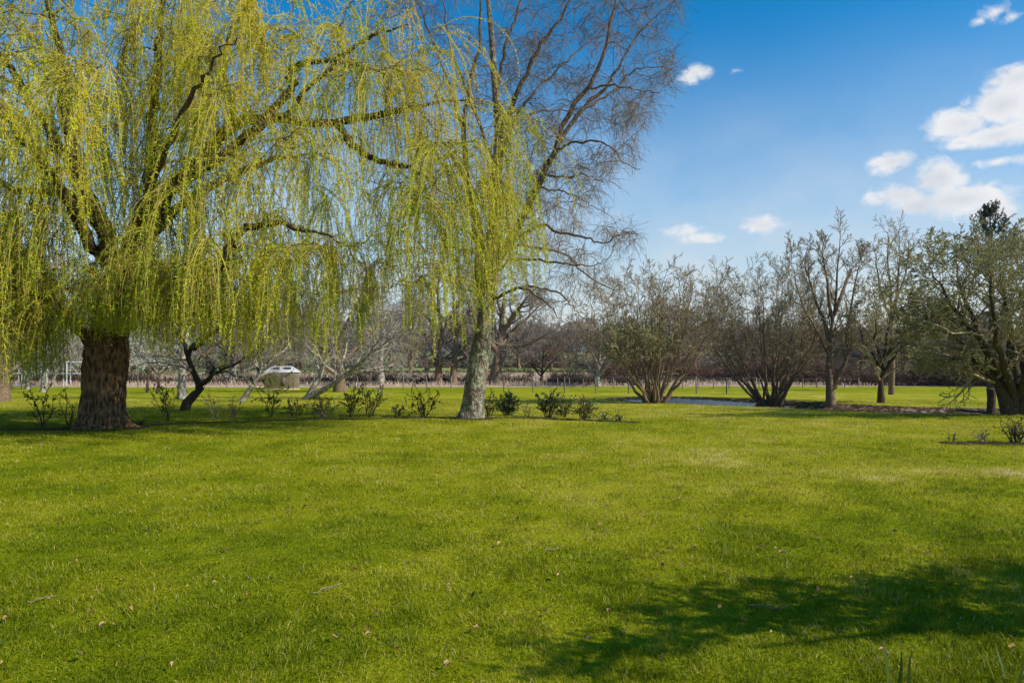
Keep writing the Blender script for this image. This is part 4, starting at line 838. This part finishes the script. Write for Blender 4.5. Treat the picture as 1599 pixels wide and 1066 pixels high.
def mound(label, px, d, w, h, n):
    x = P(px, 600, d)[0]; b = np.array([x, d, float(gz(x, d))]); g = Geo(); q = rng.uniform(-1, 1, n); pos = np.column_stack([x + q * w * .5, d + rng.uniform(-1, 1, n) * .8, b[2] + 0 * q])
    a, ra, s, rs = thicket(pos, h * np.sqrt(np.maximum(0, 1 - q * q * .85)), n, .012, .5); g.tubes(a, ra, 3, rng.uniform(0, .6, len(a))); g.tubes(s, rs, 3, rng.uniform(0, 1, len(s)))
    o = bpy.data.objects.new('bramble_bush', g.mesh('bramble_bush', M['dkbr'], b)); COL.objects.link(o); o.location = tuple(b); tag(o, label, 'bush')
mound('brown rounded bramble mound in the reeds left of the beige sallow', 895, 63, 4.6, 1.5, 700)
mound('low brown bramble mound between the beige sallow and the pond clump', 975, 62, 3.0, 1.2, 380)
mound('dark bramble mound in the reeds left of the hawthorn', 805, 66, 2.6, .9, 260)
# reeds
n = 42000; y = rng.uniform(59.5, 91, n); x = rng.uniform(-1, 1, n) * y * .95; b = np.column_stack([x, y, gz(x, y) - .03]); g = Geo()
g.leaves(b, np.column_stack([rng.normal(0, .5, (n, 2)), np.ones(n)]), rng.uniform(.2, .62, n), .06, rng.uniform(.2, 1, n))
tag(g.build('dry_reeds', M['reedleaf']), 'pale tan dead reeds filling the field beyond the fence', 'reeds', None, 'stuff')
# far woods: bare crowns massed on the rise beyond the meadow
def woods(name, label, d0, d1, n, hm, q, mat, seed):
    y = rng.uniform(d0, d1, n); x = rng.uniform(-1, 1, n) * y * 1.05; keep = fbm(x / 60, y / 90, seed, 2) > .40; x, y = x[keep], y[keep]; n = len(x)
    h = hm * (.55 + .8 * fbm(x / 22, y / 30, seed + 2, 2)); z = gz(x, y); g = Geo()
    per = 46; u = rng.normal(size=(n, per, 3)); u = u / np.linalg.norm(u, axis=2, keepdims=True) * rng.uniform(.4, 1, (n, per, 1))
    c = np.stack([x, y, z + h * .58], 1)[:, None] + u * np.stack([h * .36, h * .36, h * .42], 1)[:, None]
    m_ = n * per; g.leaves(c.reshape(-1, 3), np.column_stack([rng.normal(0, .5, (m_, 2)), np.abs(rng.normal(0, 1, m_))]), q * rng.uniform(.5, 1.4, m_), q * .32, np.clip(np.repeat(rng.uniform(0, 1, n), per) * .6 + rng.uniform(0, .4, m_), 0, 1))
    w = np.stack([np.stack([x, y, z - .5], 1), np.stack([x, y, z + h * .45], 1), np.stack([x, y, z + h * .9], 1)], 1); g.tubes(w, np.column_stack([h * .03, h * .022, h * .006]), 4, .2)
    return tag(g.build(name, mat), label, 'woods', None, 'stuff')
woods('distant_wood', 'bare grey-brown tree belt across the far side of the meadow', 150, 330, 520, 8.0, 1.5, M['farwood'], 3.0)
woods('distant_wood', 'bluish wooded hills on the skyline', 480, 1050, 2200, 11.0, 4.0, M['farwood'], 8.0)

# ------------------------------------------------------------------ fences
def fence(name, label, rows, step, h, r, wires):
    pts = np.array([G(a, b)[:2] for a, b in rows]); c = spline(pts, 300); s = np.concatenate([[0], np.cumsum(np.linalg.norm(np.diff(c, axis=0), axis=1))])
    n = int(s[-1] / step) + 1; k = np.linspace(0, s[-1], n); x, y = np.interp(k, s, c[:, 0]), np.interp(k, s, c[:, 1]); z = gz(x, y)
    root = thing(name, label, 'fence', (x[0], y[0], z[0]))
    for i in range(n):
        g = Geo(); hh = h * rng.uniform(.92, 1.08); ln = rng.normal(0, .025, 2)
        p = np.array([[x[i], y[i], z[i] - .15], [x[i] + ln[0] * .5, y[i], z[i] + hh * .5], [x[i] + ln[0], y[i] + ln[1], z[i] + hh], [x[i] + ln[0], y[i] + ln[1], z[i] + hh + .01]])
        g.tubes(p, np.array([r, r, r * .95, .003]), 7, rng.uniform(.2, .9)); child(g, 'post', M['post'], root)
    g = Geo()
    for f in wires:
        g.tubes(np.column_stack([x, y, z + h * f]), np.full(n, .006), 4, .5)
    child(g, 'wire', M['wire'], root)
fence('wire_fence', 'low post and wire fence crossing the grass behind the birch and willow', [(215, 605), (330, 606), (460, 608), (617, 610), (768, 612.5), (905, 614), (1000, 614.5), (1180, 614)], 2.02, .98, .036, (.3, .62, .95))
fence('wire_fence', 'farther post and wire fence along the edge of the tan reeds', [(820, 603), (900, 606), (1010, 608), (1150, 607), (1340, 605)], 1.35, .8, .034, (.4, .92))

# ------------------------------------------------------------------ chicken shed
def shed():
    b = G(440, 607); D = b[1]; x0, y0, z0 = b; Wd, Dp, ch = 2.55, 1.9, .14
    root = thing('chicken_shed', 'small boarded hen house with white sloping roof and two dark openings, under the willow hem', 'shed', b)
    ry = math.radians(18)
    def ring(w, d, c, z):
        q = np.array([(-w / 2 + c, -d / 2), (w / 2 - c, -d / 2), (w / 2, -d / 2 + c), (w / 2, d / 2 - c), (w / 2 - c, d / 2), (-w / 2 + c, d / 2), (-w / 2, d / 2 - c), (-w / 2, -d / 2 + c)])
        q = np.stack([q[:, 0] * math.cos(ry) - q[:, 1] * math.sin(ry), q[:, 0] * math.sin(ry) + q[:, 1] * math.cos(ry)], 1)
        return np.column_stack([q + np.array([x0, y0]), np.full(8, z0 + z)])
    def loft(g, rings, cap=True, tint=.5):
        n = len(rings); q = [(i * 8 + j, i * 8 + (j + 1) % 8, i * 8 + 8 + (j + 1) % 8, i * 8 + 8 + j) for i in range(n - 1) for j in range(8)]
        t = [((n - 1) * 8, (n - 1) * 8 + j, (n - 1) * 8 + j + 1) for j in range(1, 7)] if cap else None
        g.add(np.concatenate(rings), q, t, tint)
    g = Geo(); nb = 10; hb = 1.28 / nb
    rs = []
    for i in range(nb):
        rs += [ring(Wd + .07, Dp + .07, ch, i * hb), ring(Wd, Dp, ch, (i + 1) * hb)]
    loft(g, rs); child(g, 'wall', M['wood'], root)
    g = Geo(); loft(g, [ring(Wd + .1, Dp + .1, ch, 1.285), ring(Wd + .22, Dp + .22, ch, 1.29), ring(Wd + .22, Dp + .22, ch, 1.34), ring(Wd * .62, Dp * .34, .1, 1.74), ring(Wd * .58, Dp * .26, .08, 1.77)], tint=.8)
    rf = child(g, 'roof', M['white'], root)
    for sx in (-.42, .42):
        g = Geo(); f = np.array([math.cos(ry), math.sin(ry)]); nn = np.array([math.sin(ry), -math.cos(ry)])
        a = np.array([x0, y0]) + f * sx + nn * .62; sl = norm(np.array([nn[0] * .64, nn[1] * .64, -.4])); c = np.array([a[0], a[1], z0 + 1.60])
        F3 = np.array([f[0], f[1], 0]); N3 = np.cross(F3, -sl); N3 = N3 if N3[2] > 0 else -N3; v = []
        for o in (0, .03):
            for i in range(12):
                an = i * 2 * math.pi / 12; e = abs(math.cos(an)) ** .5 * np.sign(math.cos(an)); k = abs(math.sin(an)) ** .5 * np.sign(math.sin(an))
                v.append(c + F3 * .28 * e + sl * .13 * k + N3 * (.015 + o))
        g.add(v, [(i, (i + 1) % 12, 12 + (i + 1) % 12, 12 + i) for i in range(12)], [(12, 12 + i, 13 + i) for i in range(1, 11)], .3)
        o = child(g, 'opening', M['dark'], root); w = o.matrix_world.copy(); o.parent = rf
    g = Geo(); nn = np.array([math.sin(ry), -math.cos(ry)]); f = np.array([math.cos(ry), math.sin(ry)]); c = np.array([x0, y0]) + f * .12 + nn * (Dp / 2 + .045)
    g.box((c[0], c[1], z0 + .62), .34, .04, .7, ry, .3); child(g, 'hatch', M['hatch'], root)
shed()

# ------------------------------------------------------------------ metal fruit cage
def cage():
    b = G(20, 603); D = b[1]; root = thing('fruit_cage', 'pale metal tube frame of a garden cage with two rails, left of the willow trunk', 'cage', b)
    zt, zm = P(60, 566, D)[2], P(60, 583, D)[2]
    def rod(name, p0, p1, r=.048):
        g = Geo(); g.tubes(np.linspace(p0, p1, 3), np.full(3, r), 8, rng.uniform(.2, .9)); child(g, name, M['tubing'], root)
    for px, e in ((12, 0), (29, 0), (34, 1.2), (38, 2.4), (64, 0), (74, 1.2), (99, 0), (104, 1.2), (110, 2.4), (136, 0)):
        x = P(px, 600, D + e)[0]; z = float(gz(x, D + e)); rod('post', (x, D + e, z - .1), (x, D + e, zt if e != 1.2 else zt - .05))
    xa, xb = P(12, 600, D)[0], P(140, 600, D)[0]
    for z in (zt + .037, zm): rod('rail', (xa, D - .04, z), (xb, D - .04, z))
    rod('rail', (xa, D + 2.44, zt + .03), (xb, D + 2.44, zt + .03))
    for px in (87, 108): rod('brace', P(px, 568, D + .08), P(px + 15, 584, D + .08), .025)
cage()
# stump post by the right tree
b = G(1548, 645); g = Geo(); c = [list(b + np.array([0, 0, -.1])) + [.17], list(b + np.array([0, 0, .15])) + [.135], list(b + np.array([.02, 0, .5])) + [.13], list(b + np.array([0, 0, .82])) + [.13], list(b + np.array([0, 0, .84])) + [.01]]
big_trunk(g, c, 24, 20, lambda T, S: 1 + (fbm(np.cos(T) * 2 + 5, np.sin(T) * 2 + S * 6, 2.0, 3) - .5) * .25)
o = bpy.data.objects.new('tree_stump', g.mesh('tree_stump', M['dbark'], b, True)); COL.objects.link(o); o.location = tuple(b); tag(o, 'dark upright stump beside the base of the spreading right tree', 'stump')

# ------------------------------------------------------------------ rose bushes along the beds
def rose(name, label, px, row, hp, wp, nst, nlf, lo, hi, lean=0.0, stem=.5, leafm='rose', lsz=.05, dome=False, cat='bush'):
    b = G(px, row); s = b[1] / F; h, w = hp * s, wp * s; root = thing(name, label, cat, b); g = Geo(); lf = Geo()
    a = rng.uniform(0, 6.283, nst); q = rng.uniform(.1, 1, nst) ** .7
    st = b + np.column_stack([np.cos(a) * .05 * q, np.sin(a) * .04 * q, np.full(nst, -.04)])
    di = np.column_stack([np.cos(a) * q * w * .5 / h + lean, np.sin(a) * q * .3, np.ones(nst) * (1 if not dome else .6)])
    pts, rd = grow(st, di, h * rng.uniform(.6, 1.05, nst), .011, .005, 7, .16, (0, 0, 1), .04); g.tubes(pts, rd, 5, np.clip(stem + rng.normal(0, .12, nst), 0, 1))
    p, d, r, _, _ = sprout(pts, rd, 5, .25, 1, (30, 75), .7); q1, r1 = grow(p, d, h * rng.uniform(.12, .4, len(p)), .0055, .003, 4, .2, (0, 0, 1), .06); g.tubes(q1, r1, 4, np.clip(stem + rng.normal(0, .15, len(p)), 0, 1))
    child(g, 'stems', M['rstem'], root)
    if nlf:
        al = [q1]
        per = max(1, int(nlf / len(q1))); spread_leaves(lf, q1, rng.poisson(per, len(q1)), lsz, lsz * .55, rng.uniform(lo, hi, len(q1)), 1.0, -.1, .3)
        child(lf, 'leaves', M[leafm], root)
    return root
R = [('rose_bush', 'sparse dark rose with two spreading leafy stems at far left', 68, 667, 75, 85, 5, 240, 0, .5, 0, .3), ('rose_bush', 'bare thin-stemmed rose close to the left side of the willow trunk', 108, 665, 62, 45, 5, 25, 0, .5, .1, .15),
     ('rose_bush', 'upright leafy rose just right of the willow trunk', 263, 657, 72, 45, 6, 300, 0, .5, 0, .3), ('rose_bush', 'pale cut rose stems between the leaning orchard trees', 338, 653, 56, 25, 4, 25, .2, .6, -.05, .8), ('rose_bush', 'small thin rose right of the pale cut stems', 362, 653, 40, 45, 4, 60, .4, .9, .2, .6),
     ('rose_bush', 'tall leafy rose leaning left below the chicken shed', 424, 652, 82, 40, 5, 420, 0, .6, -.1, .4), ('rose_bush', 'low spreading dark rose right of the tall leaning one', 460, 652, 42, 60, 6, 240, .1, .8, .1, .4), ('rose_bush', 'brownish rounded rose tangle below the double orchard trunk', 508, 653, 46, 60, 12, 420, .35, 1, 0, .8), ('rose_bush', 'slim leafy rose right of the brownish tangle', 547, 652, 62, 34, 7, 480, 0, .75, .05, .4),
     ('rose_bush', 'tall leafy rose with arching right stems beside the bed', 574, 652, 66, 62, 8, 520, 0, .8, .15, .4), ('rose_bush', 'very small dark rose between the two larger leafy roses', 620, 651, 28, 28, 5, 150, 0, .4, 0, .3), ('rose_bush', 'wide arching rose left of the birch trunk', 663, 651, 54, 80, 9, 420, 0, .7, 0, .3),
     ('rose_bush', 'leafy olive rose touching the right side of the birch trunk', 764, 650, 44, 42, 8, 420, .2, .8, 0, .4), ('evergreen_bush', 'dense dark dome-shaped evergreen bush right of the birch', 792, 649, 42, 52, 22, 1700, 0, 1, 0, .3, 'holly', .055), ('rose_bush', 'thin yellowish twiggy rose between dense dome and upright bush', 822, 650, 30, 35, 4, 50, .5, .9, .2, .7),
     ('evergreen_bush', 'upright bushy evergreen with bright tips, second bush right of the birch', 856, 652, 50, 46, 14, 900, .1, 1, 0, .4, 'holly', .055), ('rose_bush', 'small leafy rose against the upright evergreen bush', 880, 652, 40, 36, 8, 300, 0, .7, .1, .4), ('rose_bush', 'spreading rose with red young tips near the end of the bed', 908, 656, 42, 58, 13, 640, .25, 1, .05, .5), ('rose_bush', 'low dry trailing rose at the right end of the bed', 944, 658, 18, 50, 8, 130, .3, .9, .2, .7), ('rose_bush', 'tiny leafy sprig last at the right end of the bed', 966, 658, 18, 16, 4, 60, 0, .6, 0, .4),
     ('rose_bush', 'short pruned stub with one shoot at the start of the right bed', 1487, 690, 24, 14, 3, 0, 0, 0, 0, .6), ('rose_bush', 'pale pruned V-shaped rose in the right bed', 1536, 691, 26, 34, 6, 12, .3, .8, 0, .85), ('rose_bush', 'tiny pruned rose beside the V-shaped one', 1554, 692, 10, 14, 4, 0, 0, 0, 0, .4), ('rose_bush', 'larger dark twiggy rose at the right edge of the photo', 1586, 692, 48, 55, 13, 110, .3, 1, 0, .4)]
for r in R: rose(*(r[:4] + (r[4] * .9, r[5] * 1.1, int(r[6] * 1.3)) + (int(r[7] * 1.6),) + r[8:]))
def tuft(name, label, px, row, n, h, sp, mat, tint, cat, w=.018):
    b = G(px, row); root = thing(name, label, cat, b); a = rng.uniform(0, 6.283, n)
    for i0 in range(1):
        g = Geo(); st = b + np.column_stack([np.cos(a), np.sin(a), 0 * a]) * .04 - UP * .02
        pts, _ = grow(st, np.column_stack([np.cos(a) * sp, np.sin(a) * sp, np.ones(n)]), h * rng.uniform(.6, 1.1, n), .01, .01, 6, .04, (0, 0, -1), .05)
        sd = norm(np.cross(pts[:, -1] - pts[:, 0], UP) + 1e-4)[:, None]; k = (np.array([.7, 1, 1, .9, .7, .45, .03]) * w)[None, :, None]
        v = np.stack([pts - sd * k * .5, pts + UP * k * -.12, pts + sd * k * .5], 2).reshape(n, -1, 3); q = []
        for s_ in range(6):
            for c in range(2): q.append((s_ * 3 + c, s_ * 3 + c + 1, s_ * 3 + 3 + c + 1, s_ * 3 + 3 + c))
        q = (np.array(q)[None] + np.arange(n)[:, None, None] * 21).reshape(-1, 4); g.add(v.reshape(-1, 3), q, None, tint); child(g, 'leaves', M[mat], root)
tuft('iris_clump', 'low tuft of dark strap leaves at the right foot of the willow trunk', 218, 664, 40, .3, .9, 'holly', .35, 'plant')
tuft('daffodil_clump', 'few upright green strap leaves poking up at the bottom edge, right of centre', 1403, 1085, 3, .26, .12, 'rose', .4, 'plant')
tuft('daffodil_clump', 'thin strap leaves at the bottom right corner', 1572, 1078, 5, .18, .3, 'rose', .5, 'plant', .012)

# ------------------------------------------------------------------ fallen leaves and sticks
def leaf_mesh(k):
    g = Geo(); u = np.linspace(0, 1, 7); w = np.sin(np.pi * np.clip(u, .03, .97)) * .36 * (1 + .22 * np.cos(u * 25 + k)); c = .35 + .25 * k
    v = [(uu - .5, s * ww, .12 * math.sin(uu * 3.1 * c) + abs(s) ** 1.5 * ww * (.55 + .2 * k)) for uu, ww in zip(u, w) for s in (-1, -.45, 0, .45, 1)]
    q = [(i * 5 + j, i * 5 + j + 1, i * 5 + 6 + j, i * 5 + 5 + j) for i in range(6) for j in range(4)]
    g.add(v, q, None, .25 + .25 * k); return g.mesh('fallen_leaf', M['litterleaf'], (0, 0, 0), True)
LM = [leaf_mesh(k) for k in range(4)]
def leafobj(x, y, s, lab, k, grp=None):
    o = bpy.data.objects.new('fallen_leaf', LM[k]); COL.objects.link(o); o.location = (x, y, float(gz(x, y)) + .03 + rng.uniform(0, .014)); o.scale = (s,) * 3
    o.rotation_euler = (rng.normal(0, .4), rng.normal(0, .4), rng.uniform(0, 6.28)); tag(o, lab, 'leaf', grp)
n = 0
while n < 260:
    px, row = rng.uniform(0, 1599), 1066 - 330 * rng.uniform(0, 1) ** .8
    if fbm(px / 160, row / 70, 40.0, 2) < rng.uniform(.25, .6): continue
    p = G(px, row); leafobj(p[0], p[1], .021 + .028 * rng.uniform(0, 1) ** 1.6, 'small dry brown leaf fallen among the short grass of the lawn', int(rng.integers(0, 4)), 'small dry leaves scattered on the lawn'); n += 1
for px, row, s, k, lab in ((131, 1040, .06, 2, 'large curled tan leaf near the bottom left corner'), (700, 1048, .05, 3, 'pale curled leaf near the bottom edge, left of centre'), (273, 988, .055, 0, 'dark narrow curled leaf on the grass at lower left'), (385, 940, .055, 2, 'tan leaf on the grass above the dark narrow one'), (10, 978, .045, 2, 'tan leaf at the left edge of the lawn'),
                           (1085, 864, .05, 3, 'pale upright leaf on the sunlit lawn above the foreground shadow'), (1222, 872, .065, 3, 'pale curled leaf right of the upright one above the foreground shadow'), (1582, 1022, .045, 3, 'cream leaf near the bottom right corner'), (270, 1050, .03, 3, 'tiny white curled leaf at the bottom, left of centre')):
    p = G(px, row); leafobj(p[0], p[1], s, lab, k)
for (a, r0), (c, r1), lab in (((43, 946), (88, 938), 'straight pale stick lying at lower left'), ((488, 933), (535, 917), 'pale stick lying slanted left of centre'), ((1170, 950), (1240, 957), 'long thin stick in the foreground shadow'), ((385, 905), (392, 912), 'short pale forked stick on the lawn'), ((850, 866), (882, 856), 'thin stick on the lawn right of centre')):
    p0, p1 = G(a, r0), G(c, r1); g = Geo(); q = np.linspace(p0, p1, 7) + UP * .022 + np.vstack([[0, 0, 0], rng.normal(size=(5, 3)) * .008, [0, 0, 0]]); o_ = q[0].copy()
    g.tubes(q, np.linspace(.0042, .002, 7), 6, .7); sd = q[3] + np.array([.5, .5, .1]) * np.linalg.norm(p1 - p0) * .35; g.tubes(np.linspace(q[2], sd, 4), np.linspace(.003, .0015, 4), 5, .7)
    o = bpy.data.objects.new('fallen_stick', g.mesh('fallen_stick', M['stick'], o_)); COL.objects.link(o); o.location = tuple(o_); tag(o, lab, 'stick')

# ------------------------------------------------------------------ unseen tree outside the frame, low crown shaped to shade the lower right lawn
def shade_tree():
    b = np.array([7.3, 2.3, 0.0]); root = thing('unseen_evergreen_tree', 'low spreading evergreen tree unseen outside the right edge, crown shaped to shade the lower right lawn', 'tree', b); g = Geo(); lf = Geo(); tw = Geo()
    poly = [(1720, 850), (1600, 872), (1400, 897), (1250, 905), (1060, 915), (960, 950), (850, 1000), (800, 1066), (960, 1066), (1060, 1010), (1200, 988), (1300, 984), (1450, 992), (1600, 985), (1720, 985)]
    x = rng.uniform(800, 1720, 4000); y = rng.uniform(850, 1066, 4000); k = inpoly(x, y, poly) & (rng.uniform(0, 1, 4000) < np.clip((x - 760) / 620, .1, 1)); gp = np.array([G(a, r) for a, r in zip(x[k][:230], y[k][:230])])
    z = np.clip(rng.normal(2.9, .35, len(gp)), 2.2, 3.7); T = gp + to_sun * ((z - gp[:, 2]) / to_sun[2])[:, None]  # crown points lifted sunward from the outline of the lawn shadow
    L = [[list(b - UP * .1) + [.2], list(b + np.array([-.1, 0, .8])) + [.16], list(b + np.array([-.3, .1, 1.6])) + [.13], list(b + np.array([-.8, .3, 2.3])) + [.1], list(b + np.array([-1.6, .5, 2.7])) + [.07], list(b + np.array([-2.6, .2, 2.9])) + [.04]],
         [list(b + np.array([-.2, 0, 1.2])) + [.1], list(b + np.array([.2, .6, 2.0])) + [.08], list(b + np.array([.1, 1.2, 2.6])) + [.04]], [list(b + np.array([-.3, .1, 1.6])) + [.1], list(b + np.array([-1.2, -.3, 2.2])) + [.07], list(b + np.array([-2.4, -.6, 2.6])) + [.04]]]
    np_, nr_ = [], []
    for c in L:
        w = spline(c, 24); w[:, 3] *= 1 - .62 * sstep(.35, .8, np.linspace(0, 1, 24)); g.tubes(w[:, :3], w[:, 3], 9); np_.append(w[:, :3]); nr_.append(w[:, 3])
    ln, lr = colonise(np.concatenate(np_), np.concatenate(nr_), T, .1, 6, .1, .008, .006, .3); tw.tubes(ln, lr, 4)
    p, d, r, _, _ = sprout(ln, lr, 4, .4, 1, (25, 70), .7); q, r2 = grow(p, d, rng.uniform(.12, .34, len(p)), .005, .003, 4, .15); tw.tubes(q, r2, 3)
    spread_leaves(lf, q, np.full(len(q), 10), .066, .032, rng.uniform(0, 1, len(q)), 1.0, 0, .1)
    child(g, 'trunk', M['dbark'], root, True); child(tw, 'twigs', M['otwig'], root); child(lf, 'crown', M['holly'], root)
shade_tree()

# ------------------------------------------------------------------ air
if HAZE:
    m, nt = newmat('air'); v = nt.new('ShaderNodeVolumePrincipled'); v.inputs['Color'].default_value = (.9, .93, 1, 1); v.inputs['Density'].default_value = HAZE; v.inputs['Anisotropy'].default_value = .3
    nt.link(v.outputs[0], nt.new('ShaderNodeOutputMaterial').inputs['Volume'])
    g = Geo(); g.box((0, 620, 45 - 4), 7400, 1400, 104); o = g.build('haze', m); tag(o, 'faint pale haze over the far fields', 'haze', kind='stuff')
print('done', len(bpy.data.objects))
